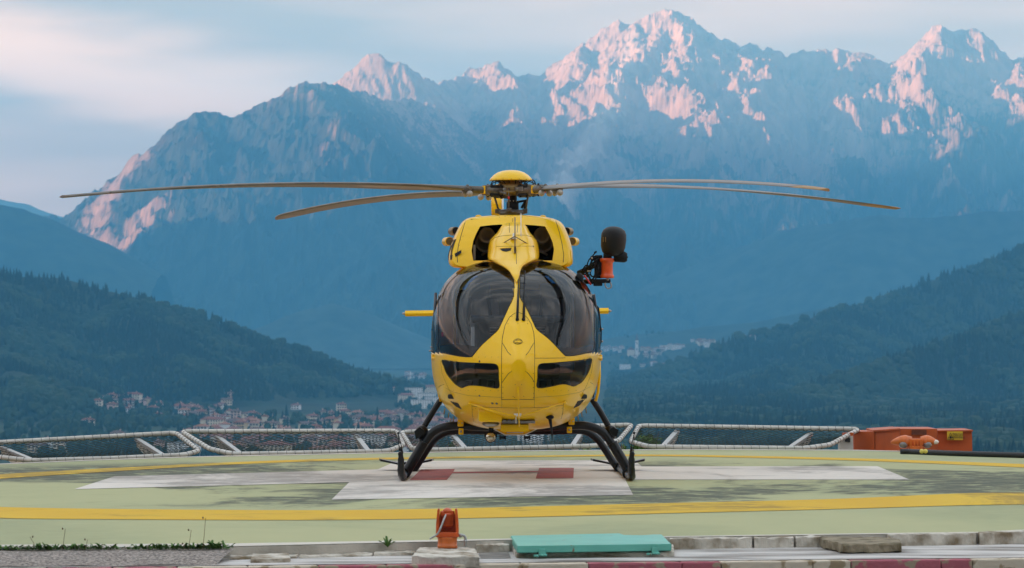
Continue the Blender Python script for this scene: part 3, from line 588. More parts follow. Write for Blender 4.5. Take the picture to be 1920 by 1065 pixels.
for a, b, zt in [(893, 955, -.022), (1255, 1408, -.003), (1412, 1486, -.008), (1490, 1560, -.004), (1662, 1826, .006), (1832, 1990, .012)]:
    rough_slab('coping_block', local(strip(a, b, -.005, .13 if a < 1700 else .16), Vector((co_.x, co_.y, 0))), zt - co_.z, LZ - .02 - co_.z, M_rough, cop, .012)
cop2 = empty('pad_coping', G(600, 1021), 'low pale worn concrete edging along the pad between the weeds and the orange lamp', 'coping'); c2_ = cop2.location
for a, b, zt in [(432, 560, -.066), (563, 700, -.07), (703, 778, -.062)]:
    rough_slab('coping_block', local(strip(a, b, -.005, .22), Vector((c2_.x, c2_.y, 0))), zt, LZ - .02, M_rough, cop2, .012)
# concrete plinths
pl = rough_slab('lamp_plinth', [G(772, 1042.5, -.03), G(899, 1042.5, -.03), G(890, 1026, -.03), G(786, 1026, -.03)], -.03, LZ - .03, M_rough, None, .01)
tag(pl, 'low pale concrete plinth under the orange lamp at the pad edge', 'plinth')
tag(sheet('drain_channel', [G(902, 1046, LZ + .004), G(958, 1046, LZ + .004), G(950, 1026, LZ + .004), G(893, 1026, LZ + .004)], LZ + .004, M_dark), kind='structure')
sl = rough_slab('broken_slab', [G(1580, 1027, -.04), G(1690, 1025, -.04), G(1686, 1016, -.04), G(1650, 1012.5, -.04), G(1536, 1013.5, -.04), G(1542, 1018, -.04)], -.012, -.078, M_moss, None, .014, 14)
tag(sl, 'broken brown mossy concrete slab lying loose on the white ledge', 'slab')
# kerb: painted stones, pink and cream in turn
M_pink = mat('worn_pink_kerb_paint', (.42, .115, .145), .85, col2=(.36, .29, .20), nscale=9, detail=11, lo=.54, hi=.60, bump=.5, bscale=40)
M_cream = mat('worn_cream_kerb_paint', (.62, .53, .41), .85, col2=(.33, .25, .15), nscale=9, detail=11, lo=.55, hi=.61, bump=.5, bscale=40)
kb = bpy.data.objects.new('kerb', None); C.objects.link(kb); kb.location = KL; tag(kb, kind='structure')
dirk = (KR - KL); bounds = [-174, 75, 310, 567, 818, 1067, 1317, 1565, 1800, 2050]
cuts_ = []
for i, (a, b) in enumerate(zip(bounds, bounds[1:])):
    m_ = {1067: [1067, 1243], 1317: [1317, 1492], 1565: [1565, 1739]}.get(a, [a, (a + b) / 2]) + [b]
    for x0, x1 in zip(m_, m_[1:]):
        p0, p1 = kerb_at(x0), kerb_at(x1); ax = (p1 - p0).normalized(); p0 = p0 + ax * .003; p1 = p1 - ax * .003; nrm = Vector((ax.y, -ax.x, 0))
        if nrm.y > 0: nrm = -nrm
        q = [p0 + nrm * .12, p1 + nrm * .12, p1, p0]
        st = rough_slab('kerb_stone', local(q, Vector((KL.x, KL.y, 0))), LZ - .004 - KL.z, -.60 - KL.z, M_cream if i % 2 == 0 else M_pink, kb, .003, 6, bev=.012)
tag(sheet('road', [Vector((-12, -60, 0)), Vector((12, -60, 0)), kerb_at(2120) + Vector((6, .0, 0)), kerb_at(-200) + Vector((-6, 0, 0))], -.56, mat('road_asphalt', (.055, .055, .055), .9, noise=.3, nscale=3, bump=.5)), kind='structure')

# ---------------------------------------------------------------- shape helpers for metalwork
def tube_bm(b, pts, r, n=10, caps=True):
    pts = [Vector(p) for p in pts]; rr = r if isinstance(r, (list, tuple)) else [r] * len(pts); rings = []; up = None
    for i, p in enumerate(pts):
        d = (pts[min(i + 1, len(pts) - 1)] - pts[max(i - 1, 0)]).normalized()
        if up is None: up = d.orthogonal().normalized()
        else: up = (up - d * up.dot(d)).normalized()
        s_ = d.cross(up)
        rings.append([b.verts.new(p + (up * math.cos(2 * math.pi * k / n) + s_ * math.sin(2 * math.pi * k / n)) * rr[i]) for k in range(n)])
    for A, B in zip(rings, rings[1:]):
        for k in range(n):
            f = b.faces.new((A[k], A[(k + 1) % n], B[(k + 1) % n], B[k])); f.smooth = True
    if caps: b.faces.new(rings[0][::-1]); b.faces.new(rings[-1])
def box_bm(b, c, s_, rot=None, bev=0):
    r = bmesh.ops.create_cube(b, size=1); M = Matrix.Translation(Vector(c)) @ (rot.to_4x4() if rot else Matrix.Identity(4)) @ Matrix.Diagonal((*s_, 1))
    bmesh.ops.transform(b, matrix=M, verts=r['verts'])
    if bev:
        es = list({e for v_ in r['verts'] for e in v_.link_edges}); rb = bmesh.ops.bevel(b, geom=es, offset=bev, segments=2, affect='EDGES', profile=.6)
def lathe_bm(b, prof, M=None, n=24, sm=True):
    """prof: (radius, height) pairs, spun about local z"""
    M = M or Matrix.Identity(4); rings = []
    for r, z in prof:
        rings.append([b.verts.new(M @ Vector((max(r, 1e-4) * math.cos(2 * math.pi * k / n), max(r, 1e-4) * math.sin(2 * math.pi * k / n), z))) for k in range(n)])
    for A, B in zip(rings, rings[1:]):
        for k in range(n): f = b.faces.new((A[k], A[(k + 1) % n], B[(k + 1) % n], B[k])); f.smooth = sm
    b.faces.new(rings[0][::-1]); b.faces.new(rings[-1])
def ball_bm(b, c, r, sc=(1, 1, 1), u=16, v_=10):
    q = bmesh.ops.create_uvsphere(b, u_segments=u, v_segments=v_, radius=r, matrix=Matrix.Translation(Vector(c)) @ Matrix.Diagonal((*sc, 1)))
    for x in q['verts']:
        for f in x.link_faces: f.smooth = True
def prism_bm(b, poly, y0, y1):
    """an outline in x,z given depth along y"""
    A = [b.verts.new((x, y0, z)) for x, z in poly]; B = [b.verts.new((x, y1, z)) for x, z in poly]; n = len(poly)
    b.faces.new(A); b.faces.new(B[::-1])
    for i in range(n): b.faces.new((A[i], B[i], B[(i + 1) % n], A[(i + 1) % n]))
def part(name, m, parent, *calls, fix=True):
    b = bmesh.new()
    for fn, *a in calls:
        kw = a.pop() if a and isinstance(a[-1], dict) else {}
        fn(b, *a, **kw)
    if fix: bmesh.ops.recalc_face_normals(b, faces=b.faces)
    me = bpy.data.meshes.new(name); b.to_mesh(me); return link(name, me, m, parent)
M_galv = mat('weathered_white_tube', (.62, .60, .55), .5, metal=.0, noise=.25, nscale=6, coat=.2)
M_zinc = mat('galvanised_steel', (.45, .46, .45), .45, metal=.7, noise=.25, nscale=20)
M_rope = mat('black_lashing_cord', (.03, .03, .028), .8)
M_net = mat('green_black_netting', (.03, .045, .035), .8)
# ---------------------------------------------------------------- safety nets round the far edge
def net(label, pxs, struts, d_in, d_out):
    """pxs: outline as (px,py,t), t=0 at the pad, 1 at the outer edge"""
    P = [W(x, y, d_in + (d_out - d_in) * t_) for x, y, t_ in pxs]; o = sum(P, Vector()) / len(P)
    root = empty('safety_net', o, label, 'safety net', 'safety nets along the far edge of the pad'); Q = [p - o for p in P]
    R_ = .034; n = len(Q)
    fr = bmesh.new()
    loop = []
    for i in range(n):
        a, c, e = Q[i - 1], Q[i], Q[(i + 1) % n]; k1 = min(.12, (a - c).length * .3); k2 = min(.12, (e - c).length * .3)
        s1 = c + (a - c).normalized() * k1; s2 = c + (e - c).normalized() * k2
        loop += [s1 * (1 - t_) ** 2 + c * 2 * t_ * (1 - t_) + s2 * t_ * t_ for t_ in (0, .25, .5, .75, 1)]
    loop.append(loop[0]); tube_bm(fr, loop, R_, 10, False)
    me = bpy.data.meshes.new('frame_tube'); fr.to_mesh(me); link('frame_tube', me, M_galv, root)
    # cord wound round the frame
    co = bmesh.new(); L_ = [0]
    for a, b in zip(loop, loop[1:]): L_.append(L_[-1] + (b - a).length)
    s_ = .1
    while s_ < L_[-1]:
        i = max(j for j in range(len(L_)) if L_[j] <= s_); i = min(i, len(loop) - 2); f_ = (s_ - L_[i]) / max(1e-6, L_[i + 1] - L_[i]); c = loop[i].lerp(loop[i + 1], f_); d = (loop[i + 1] - loop[i]).normalized()
        u = d.orthogonal().normalized(); w_ = d.cross(u)
        tube_bm(co, [c + d * (.035 * (k / 8 - .5)) + (u * math.cos(k * math.pi / 4) + w_ * math.sin(k * math.pi / 4)) * (R_ + .004) for k in range(9)], .0030, 4, False)
        s_ += .118 + random.uniform(-.012, .012)
    me = bpy.data.meshes.new('lashing_cord'); co.to_mesh(me); tag(link('lashing_cord', me, M_rope, root), kind='stuff')
    # netting: a diamond mesh clipped to the outline, sagging a little
    e1 = (W(pxs[1][0], pxs[1][1], d_out) - W(pxs[0][0], pxs[0][1], d_out)).normalized(); nn = Vector()
    for i in range(1, n - 1): nn += (Q[i] - Q[0]).cross(Q[i + 1] - Q[0])
    nn.normalize(); e1 = (e1 - nn * e1.dot(nn)).normalized(); e2 = nn.cross(e1)
    poly = [(q.dot(e1), q.dot(e2)) for q in Q]; us = [p[0] for p in poly]; vs = [p[1] for p in poly]
    nb = bmesh.new(); st = .085
    def clip(a, d):       # parameter interval of the line a + t d inside the convex-ish outline
        ts = []
        for (x0, y0), (x1, y1) in zip(poly, poly[1:] + poly[:1]):
            ex, ey = x1 - x0, y1 - y0; den = d[0] * ey - d[1] * ex
            if abs(den) < 1e-9: continue
            t_ = ((x0 - a[0]) * ey - (y0 - a[1]) * ex) / den; q = ((x0 - a[0]) * d[1] - (y0 - a[1]) * d[0]) / den
            if 0 <= q <= 1: ts.append(t_)
        return (min(ts), max(ts)) if len(ts) > 1 else None
    rad = max(max(us) - min(us), max(vs) - min(vs))
    for sgn in (1, -1):
        k = -rad
        while k < rad * 1.2:
            a = ((min(us) + max(us)) / 2 + k, (min(vs) + max(vs)) / 2); d = (math.sqrt(.5), sgn * math.sqrt(.5)); c = clip(a, d)
            if c and c[1] - c[0] > .05:
                m_ = max(2, int((c[1] - c[0]) / .2)); pts = []
                for j in range(m_ + 1):
                    t_ = c[0] + (c[1] - c[0]) * j / m_; sag = -.07 * math.sin(math.pi * j / m_); pts.append(e1 * (a[0] + t_ * d[0]) + e2 * (a[1] + t_ * d[1]) + Vector((0, 0, sag)))
                tube_bm(nb, pts, .0044, 3, False)
            k += st * math.sqrt(2)
    me = bpy.data.meshes.new('netting'); nb.to_mesh(me); tag(link('netting', me, M_net, root), kind='stuff')
    for (x0, y0), (x1, y1) in struts:
        a, b = W(x0, y0, d_out) - o, W(x1, y1, d_in) - o; a += Vector((0, 0, -.02)); b += Vector((0, 0, -.0))
        sp_ = part('strut', M_zinc, root, (prism_strut, a, b))
        part('gusset_plate', M_galv, sp_, (plate_strut, a, b))
    return root
def prism_strut(b, a, e):
    s_ = Vector((.035, 0, 0)); u = Vector((0, 0, .045)); q = [a - s_, a + s_, a + s_ - u, a - s_ - u, e - s_, e + s_, e + s_ - u, e - s_ - u]
    v_ = [b.verts.new(p) for p in q]
    for f in [(0, 1, 5, 4), (1, 2, 6, 5), (2, 3, 7, 6), (3, 0, 4, 7), (0, 3, 2, 1), (4, 5, 6, 7)]: b.faces.new([v_[i] for i in f])
def plate_strut(b, a, e):
    s_ = Vector((.004, 0, 0)); q = [a + Vector((0, 0, -.05)), a + Vector((0, 0, -.12)), e + Vector((0, 0, -.30)), e + Vector((0, 0, -.05))]
    v_ = [b.verts.new(p + k * s_) for k in (-1, 1) for p in q]
    for f in [(0, 1, 2, 3), (7, 6, 5, 4), (0, 4, 5, 1), (1, 5, 6, 2), (2, 6, 7, 3), (3, 7, 4, 0)]: b.faces.new([v_[i] for i in f])
net('leftmost pale tube framed safety net at the far edge of the pad', [(-160, 838, 1), (330, 811.5, 1), (374, 845, .25), (345, 853, 0), (215, 859, 0), (62, 863.5, 0), (-40, 853, .25), (-220, 860, .25)], [((3, 834), (66, 862)), ((257, 818), (310, 854))], 52.3, 53.9)
net('second pale tube framed safety net from the left, the town right behind it', [(341, 809, 1), (744, 808, 1), (757, 834, .25), (727, 846, 0), (440, 851.5, 0), (394, 842, .25)], [((408, 814), (452, 849)), ((668, 812), (692, 846))], 52.6, 54.2)
net('pale tube framed safety net behind the landing skids of the helicopter', [(753, 810, 1), (1185, 796.5, 1), (1160, 826, .25), (1118, 836, 0), (815, 843.5, 0), (772, 841, .25)], [((850, 812), (876, 843)), ((1092, 804), (1072, 836))], 53.2, 54.8)
net('pale tube framed safety net right of the helicopter ending at the orange-red boxes', [(1198, 798, 1), (1611, 804.5, 1), (1556, 834, .25), (1508, 840.5, 0), (1216, 837.5, 0), (1182, 828, .25)], [((1270, 803), (1242, 836)), ((1520, 808), (1478, 839))], 53.4, 55.0)

# ---------------------------------------------------------------- orange-red metal boxes, floodlight and hose at the right edge
M_orr = mat('faded_orange_red_sheet', (.56, .10, .014), .55, noise=.25, nscale=3, coat=.1)
M_orr2 = mat('rusty_dark_panel', (.20, .055, .025), .7, noise=.4, nscale=9)
M_ora = mat('orange_lamp_paint', (.72, .16, .02), .45, noise=.2, nscale=8, coat=.2)
M_blk = mat('black_rubber', (.018, .018, .02), .6)
def wbox(name, m, parent, o, px0, px1, pyt, d, depth, pyb=870, skew=0):
    a, b = W(px0, pyt, d) - o, W(px1, pyt, d) - o; zb = W(0, pyb, d).z - o.z
    V = [(a.x, a.y, zb), (b.x, b.y, zb), (b.x + skew, b.y + depth, zb), (a.x + skew, a.y + depth, zb), (a.x, a.y, a.z), (b.x, b.y, b.z), (b.x + skew, b.y + depth, b.z), (a.x + skew, a.y + depth, a.z)]
    bb = bmesh.new(); vs = [bb.verts.new(v_) for v_ in V]
    for f in BOXF: bb.faces.new([vs[i] for i in f])
    bmesh.ops.bevel(bb, geom=bb.edges[:], offset=.008, segments=1, affect='EDGES'); me = bpy.data.meshes.new(name); bb.to_mesh(me); return link(name, me, m, parent)
o_ = W(1680, 850, 54); bx = empty('fire_equipment_box', o_, 'larger orange-red sheet metal box with a dark rusty panel, right of the nets', 'metal box')
def quadbox(name, m, parent, P, th):
    """P: four corner points of the front face, given depth along +y"""
    V = [p for p in P] + [p + Vector((0, th, 0)) for p in P]; bb = bmesh.new(); vs = [bb.verts.new(v_) for v_ in V]
    for f in [(0, 1, 2, 3), (7, 6, 5, 4), (0, 4, 5, 1), (1, 5, 6, 2), (2, 6, 7, 3), (3, 7, 4, 0)]: bb.faces.new([vs[i] for i in f])
    bmesh.ops.recalc_face_normals(bb, faces=bb.faces); me = bpy.data.meshes.new(name); bb.to_mesh(me); return link(name, me, m, parent)
quadbox('side_wall', M_orr, bx, [W(1601, 809, 55.0) - o_, W(1639.5, 809, 54.7) - o_, W(1639.5, 872, 54.7) - o_, W(1601, 872, 55.0) - o_], .9)
quadbox('door', M_orr, bx, [W(1640.5, 810, 54.7) - o_, W(1687, 805.5, 54.0) - o_, W(1687, 872, 54.0) - o_, W(1640.5, 872, 54.7) - o_], 1.1)
quadbox('front_wall', M_orr, bx, [W(1687.6, 804, 54.0) - o_, W(1757, 804, 54.0) - o_, W(1757, 872, 54.0) - o_, W(1687.6, 872, 54.0) - o_], 1.2)
quadbox('lid_edge', M_orr, bx, [W(1637, 806.5, 54.66) - o_, W(1687, 803, 53.96) - o_, W(1687, 806, 53.96) - o_, W(1637, 809.5, 54.66) - o_], 1.1)
quadbox('rusty_panel', M_orr2, bx, [W(1709, 805.5, 53.97) - o_, W(1737, 805.5, 53.97) - o_, W(1737, 815, 53.97) - o_, W(1709, 815, 53.97) - o_], .02)
o_ = W(1790, 850, 54.6); b2 = empty('gas_box', o_, 'orange-red metal box with a small yellow flame warning sign, rightmost box', 'metal box')
quadbox('front_wall', M_orr, b2, [W(1757.5, 808.5, 54.6) - o_, W(1822, 807.5, 54.6) - o_, W(1823, 872, 54.6) - o_, W(1757.5, 872, 54.6) - o_], 1.0)
quadbox('lid_edge', M_orr, b2, [W(1757.5, 806.8, 54.56) - o_, W(1824, 806.2, 54.56) - o_, W(1824, 809, 54.56) - o_, W(1757.5, 809, 54.56) - o_], 1.05)
M_sign = mat('yellow_sign_plate', (.72, .50, .03), .5)
M_ink = mat('black_sign_print', (.02, .02, .02), .6)
sg = quadbox('warning_sign', M_sign, b2, [W(1775.5, 808.8, 54.53) - o_, W(1805, 808.8, 54.53) - o_, W(1805, 825, 54.53) - o_, W(1775.5, 825, 54.53) - o_], .01)
def text(name, body, size, loc, m, parent, rot=(math.radians(90), 0, 0), ext=.001, align='CENTER'):
    cu = bpy.data.curves.new(name, 'FONT'); cu.body = body; cu.size = size; cu.extrude = ext; cu.align_x = align; cu.align_y = 'CENTER'; cu.space_line = .8
    tmp = bpy.data.objects.new(name, cu); C.objects.link(tmp); bpy.context.view_layer.update()
    me = bpy.data.meshes.new_from_object(tmp.evaluated_get(bpy.context.evaluated_depsgraph_get())); bpy.data.objects.remove(tmp)
    o = link(name, me, m, parent, loc); o.rotation_euler = rot; return o
text('lettering', 'PERICOLO\nGASOLIO\nINFIAMMABILE', .032, W(1795.5, 817, 54.52) - o_, M_ink, sg)
c_ = W(1782, 817.5, 54.522) - o_
part('flame_symbol', M_ink, sg, (prism_bm, [(c_.x + x * .0078, c_.z + z * .0078) for x, z in [(-6, -6.5), (6, -6.5), (0, 6.5), (0, 5), (4.6, -5.7), (-4.6, -5.7), (0, 5), (0, 6.5)]], c_.y - .002, c_.y),
     (prism_bm, [(c_.x + x * .0078, c_.z + z * .0078) for x, z in [(-1.5, -4.5), (1.5, -4.5), (2.2, -2.5), (1, -.5), (.6, 1.6), (-.4, .3), (-1.2, -1), (-2.2, -2.6)]], c_.y - .002, c_.y))
o_ = W(1586, 845, 54.5); wb = empty('junction_box', o_, 'small pale weathered junction box beside the orange-red boxes', 'junction box')
quadbox('housing', M_galv, wb, [W(1574, 821, 54.5) - o_, W(1599, 817, 54.5) - o_, W(1600, 872, 54.5) - o_, W(1576, 872, 54.5) - o_], .35)
quadbox('dark_opening', M_blk, wb, [W(1583, 822, 54.48) - o_, W(1594, 821, 54.48) - o_, W(1594, 829, 54.48) - o_, W(1584, 828, 54.48) - o_], .03)
quadbox('cap', M_orr, wb, [W(1581, 812, 54.52) - o_, W(1601, 811, 54.52) - o_, W(1600, 817, 54.52) - o_, W(1580, 819, 54.52) - o_], .2)
# twin floodlight
o_ = G(1716, 846.5); fl = empty('twin_floodlight', o_, 'low orange twin-headed floodlight in front of the orange-red boxes', 'floodlight'); d_ = o_.y - CY
def wl(px, py, dd=0): return W(px, py, d_ + dd) - o_
k_ = d_ / F
part('base', M_ora, fl, (box_bm, wl(1716, 840), (24 * k_, .22, 9 * k_), {'bev': .01}), (box_bm, wl(1716, 829), (26 * k_, .15, 13 * k_), {'bev': .012}), *[(box_bm, wl(1708 + 6 * i, 833, -.09), (.015, .05, 12 * k_)) for i in range(4)])
for s_, (x0, x1) in ((-1, (1708, 1670)), (1, (1727, 1758))):
    hd = part('lamp_head', M_ora, fl, (tube_bm, [wl(x0, 828.5), wl((x0 * 2 + x1) / 3, 826.5), wl((x0 + x1) / 2, 826.5), wl((x0 + 3 * x1) / 4, 828), wl(x1, 829.5)], [10 * k_, 11 * k_, 9.5 * k_, 6.5 * k_, 2.4 * k_], 16))
    part('lens', mat('lamp_glass', (.16, .13, .12), .1, coat=1), hd, (ball_bm, wl((x0 * .62 + x1 * .38), 834, -.05), 8.5 * k_, (1, .8, .75)))
    part('collar', M_ora, hd, (tube_bm, [wl(x0 * .8 + x1 * .2, 828), wl(x0 * .72 + x1 * .28, 828)], [12 * k_, 12 * k_], 16))
part('reflective_tip', mat('pale_worn_tip', (.8, .7, .6), .5), fl, (ball_bm, wl(1753, 828.5, -.01), 5.4 * k_, (1.3, 1, .8)))
hose = [G(x, y, .035) for x, y in [(1688, 846.5), (1705, 846.6), (1740, 848), (1790, 850), (1860, 852), (1930, 854), (2040, 857), (2200, 862)]]
part('hose', M_blk, None, (tube_bm, [p + Vector((0, 0, 0)) for p in spline([tuple(h) for h in hose], 5)], .036, 12))
hs = bpy.data.objects['hose']; tag(hs, 'thick black hose lying along the far right edge of the pad', 'hose')
cpl = part('coupling', mat('yellow_plastic', (.75, .6, .12), .5), hs, (ball_bm, G(1728, 846, .07), .03), (ball_bm, G(1735, 846, .07), .03))

# ---------------------------------------------------------------- orange obstruction lamp in the foreground
o_ = G(839, 1027, -.028); la = empty('pad_lamp', o_, 'small orange pad lamp in a forked housing on a pale concrete plinth', 'lamp'); d_ = o_.y - CY; k_ = d_ / F
def wl(px, py, dd=0): return W(px, py, d_ + dd) - o_
def pz(pts): return [(wl(x, y).x, wl(x, y).z) for x, y in pts]
M_orl = mat('red_orange_lamp_paint', (.66, .10, .012), .42, noise=.25, nscale=14, coat=.25, bump=.15)
part('base', M_ora, la, (lathe_bm, [(18.5 * k_, 0), (18.8 * k_, .02), (18 * k_, .023), (18 * k_, 17 * k_), (19 * k_, 18 * k_), (19 * k_, 20.5 * k_)], Matrix.Identity(4)))
part('shelf', M_orl, la, (box_bm, wl(839, 1001.5), (40 * k_, 34 * k_, 9 * k_), {'bev': .006}))
for s_ in (-1, 1):
    part('side_cheek', M_orl, la, (prism_bm, pz([(839 + s_ * 21.5, 1006), (839 + s_ * 21, 980), (839 + s_ * 18.5, 955), (839 + s_ * 16, 952.5), (839 + s_ * 14.2, 955), (839 + s_ * 15.4, 980), (839 + s_ * 16.5, 1006)]), -14 * k_, 14 * k_))
part('back_panel', M_orl, la, (prism_bm, pz([(822, 1000), (856, 1000), (855, 975), (852, 958), (826, 958), (823, 975)]), 6 * k_, 9 * k_))
mot = part('lamp_body', M_orl, la, (lathe_bm, [(.001, -13 * k_), (7 * k_, -13 * k_), (10.5 * k_, -10 * k_), (11 * k_, -4 * k_), (11 * k_, 10 * k_), (9 * k_, 14 * k_), (.001, 15 * k_)], Matrix.Translation(wl(840, 974)) @ Matrix.Rotation(math.radians(12), 4, 'X')),
     (ball_bm, wl(839, 958.5), 9 * k_, (1, 1, .75)))
part('cooling_fins', M_orl, mot, *[(box_bm, wl(840 + (i - 4) * 2.3, 974, -.028), (.8 * k_, 14 * k_, 22 * k_)) for i in range(9)])
part('terminal_box', M_orl, la, (box_bm, wl(830, 963, -.02), (6 * k_, 10 * k_, 8 * k_), {'bev': .003}), (box_bm, wl(846, 961, -.02), (6 * k_, 10 * k_, 7 * k_), {'bev': .003}))
part('cable', M_zinc, la, (tube_bm, spline([tuple(wl(836, 965, -.05)), tuple(wl(833, 972, -.08)), tuple(wl(827, 988, -.1)), tuple(wl(821, 1000, -.1)), tuple(wl(813, 1006, -.09)), tuple(wl(806, 1010, -.08))], 5), .0075, 8))
cdt = part('conduit', M_zinc, la, (tube_bm, spline([tuple(wl(858, 1004)), tuple(wl(866, 1003.5)), tuple(wl(871, 1005)), tuple(wl(873, 1011)), tuple(wl(872.5, 1025))], 5), .0105, 10))
part('conduit_collar', M_zinc, cdt, (tube_bm, [wl(861, 1004), wl(866, 1004)], .016, 10), (tube_bm, [wl(872.6, 1012), wl(872.6, 1016)], .0145, 10))
# ---------------------------------------------------------------- turquoise hatch
M_turq = mat('turquoise_hatch_paint', (.13, .46, .37), .55, noise=.12, nscale=3, bump=.15, bscale=30, coat=.1)
def turq(m):      # rust spots of their own shape
    t = m.node_tree; l = t.links.new; b = t.nodes['Principled BSDF']; src = b.inputs['Base Color'].links[0].from_socket
    g = N(t, 'ShaderNodeNewGeometry'); mp_ = N(t, 'ShaderNodeMapping'); mp_.inputs['Scale'].default_value = (1, .6, .25); l(g.outputs['Position'], mp_.inputs[0])
    n = N(t, 'ShaderNodeTexNoise'); n.inputs['Scale'].default_value = 11; n.inputs['Detail'].default_value = 9; n.inputs['Roughness'].default_value = .7; l(mp_.outputs[0], n.inputs['Vector'])
    r = N(t, 'ShaderNodeMapRange'); r.inputs['From Min'].default_value = .63; r.inputs['From Max'].default_value = .67; l(n.outputs[0], r.inputs[0])
    x = N(t, 'ShaderNodeMix', data_type='RGBA'); l(r.outputs[0], x.inputs[0]); l(src, x.inputs[6]); x.inputs[7].default_value = (.20, .10, .05, 1); l(x.outputs[2], b.inputs['Base Color'])
turq(M_turq)
hz0 = .012
o_ = G(1105, 1030, LZ); hp = rough_slab('hatch_plinth', [G(968, 1046, LZ), G(1264, 1043.5, LZ), G(1262, 1026, LZ), G(955, 1024, LZ)], -.048, LZ - .03, M_rough, None, .012)
tag(hp, 'stained concrete frame under the turquoise hatch', 'plinth')
o_ = G(1105, 1020, 0); ht = empty('turquoise_hatch', o_, 'turquoise metal hatch cover with rust streaks on the concrete ledge', 'hatch')
def top(px, py, z=hz0): return G(px, py, z) - o_
zt = [hz0 + .0, hz0 + .0]
T_ = [top(970, 1023.5), top(1259, 1019.5), top(1241, 1004.5), top(1226, 1003.8), top(1205, 1003.8), top(1170, 1003), top(1162, 999.5), top(957, 1004)]
for i, dz in enumerate((0, .0, .012, .01, .004, .002, .0, 0)): T_[i].z += dz
b = bmesh.new(); tv = [b.verts.new(p) for p in T_]; bv = [b.verts.new(p + Vector((0, 0, -.052))) for p in T_]; n = len(T_)
b.faces.new(tv); b.faces.new(bv[::-1])
for i in range(n): b.faces.new((tv[i], bv[i], bv[(i + 1) % n], tv[(i + 1) % n]))
bmesh.ops.recalc_face_normals(b, faces=b.faces); bmesh.ops.bevel(b, geom=b.edges[:], offset=.005, segments=2, affect='EDGES'); me = bpy.data.meshes.new('cover_plate'); b.to_mesh(me); link('cover_plate', me, M_turq, ht)
for px, py in ((1014, 1036.5), (1225, 1034.5)):
    c = G(px, py, -.05) - o_; c.y = (T_[0].lerp(T_[1], (px - 970) / 289)).y - .012
    hg = part('hinge', M_turq, ht, (box_bm, c + Vector((.01, 0, .018)), (.052, .012, .045), {'bev': .003}), (tube_bm, [c + Vector((-.01, -.01, -.006)), c + Vector((.045, -.01, -.006))], .009, 10))
    part('hinge_knuckle', M_turq, hg, (tube_bm, [c + Vector((-.055, -.01, -.011)), c + Vector((-.014, -.01, -.011))], .009, 10))
tag(sheet('paint_patch', [G(1112, 1041, LZ + .004), G(1136, 1041, LZ + .004), G(1137, 1036.5, LZ + .004), G(1113, 1036.5, LZ + .004)], LZ + .004, M_turq), kind='structure')
o_ = G(505, 1029, -.052); rc = tag(part('drain_cap', mat('dull_red_cap', (.34, .12, .09), .7, noise=.4, nscale=30), None, (lathe_bm, [(.075, 0), (.08, .008), (.07, .016), (.02, .02), (.001, .021)], Matrix.Translation(o_))), 'flat round dull red cap on the concrete left of the lamp', 'cap')
o_ = G(498, 1036, LZ); tag(rough_slab('concrete_lid', [G(470, 1041, -.03), G(545, 1040, -.03), G(540, 1024, -.03), G(476, 1024.5, -.03)], -.055, LZ - .02, M_rough, None, .01), 'low concrete block carrying the round red cap', 'concrete block')
# ---------------------------------------------------------------- weeds
M_weed = mat('weed_leaves', (.05, .13, .02), .6, col2=(.09, .17, .03), nscale=8, spec=.3)
M_dry = mat('dry_stalk', (.16, .12, .06), .8)
def leaf(b, base, d, up, L_, w_):
    side = d.cross(up).normalized(); p = [base, base + d * L_ * .35 + side * w_ + up * L_ * .28, base + d * L_ * .75 + side * w_ * .7 + up * L_ * .42, base + d * L_ + up * L_ * .32, base + d * L_ * .75 - side * w_ * .7 + up * L_ * .42, base + d * L_ * .35 - side * w_ + up * L_ * .28, base + d * L_ * .5 + up * L_ * .30]
    v_ = [b.verts.new(q) for q in p]
    for f in [(0, 1, 6), (1, 2, 6), (2, 3, 6), (3, 4, 6), (4, 5, 6), (5, 0, 6)]: b.faces.new([v_[i] for i in f])
def tuft(b, p, r, n, h=.055):
    for k in range(n):
        a = random.uniform(0, 6.28); leaf(b, p + Vector((random.uniform(-r, r), random.uniform(-.03, .03), 0)), Vector((math.cos(a), math.sin(a) * .6, random.uniform(0, .5))).normalized(), Vector((0, 0, 1)), random.uniform(.6, 1.3) * h, random.uniform(.006, .013))
wd = bmesh.new()
for x0, x1, dn in [(-200, 32, .9), (48, 142, .9), (150, 190, 1.1), (198, 224, .6), (245, 295, .7), (300, 378, 1.2), (380, 432, 1.5)]:
    x = x0
    while x < x1:
        tuft(wd, G(x, 1031.5 - .004 * x, -.012), .03, int(7 * dn) + 2, .05 * (1.25 if x > 380 else 1)); x += random.uniform(5, 9)
me = bpy.data.meshes.new('weeds'); wd.to_mesh(me); tag(link('weeds', me, M_weed), kind='stuff')
o_ = G(727, 1026, -.03); wp = empty('weed_plant', o_, 'small green leafy weed growing left of the orange lamp', 'weed')
for k in range(11):
    a = k * .571 * 2; part('leaf', M_weed, wp, (leaf, Vector((0, 0, .0)), Vector((math.cos(a), math.sin(a) * .5, .3 + .3 * (k % 3))).normalized(), Vector((0, 0, 1)), (.045 + .012 * (k % 4)), .012), fix=False)
for px, hgt in [(62, .10), (118, .16), (160, .08), (354, .15), (381, .24), (343, .05)]:
    o_ = G(px, 1031.5, -.012); q = tag(part('dry_stem', M_dry, None, (tube_bm, [o_, o_ + Vector((.01, 0, hgt * .5)), o_ + Vector((.02 * random.choice([-1, 1]), 0, hgt))], .0022, 5), (ball_bm, o_ + Vector((.0, 0, hgt)), .007, (1, 1, 1.2), 6, 5)), 'thin dry weed stalk standing at the pad edge among the weeds', 'weed', 'dry stalks among the weeds')
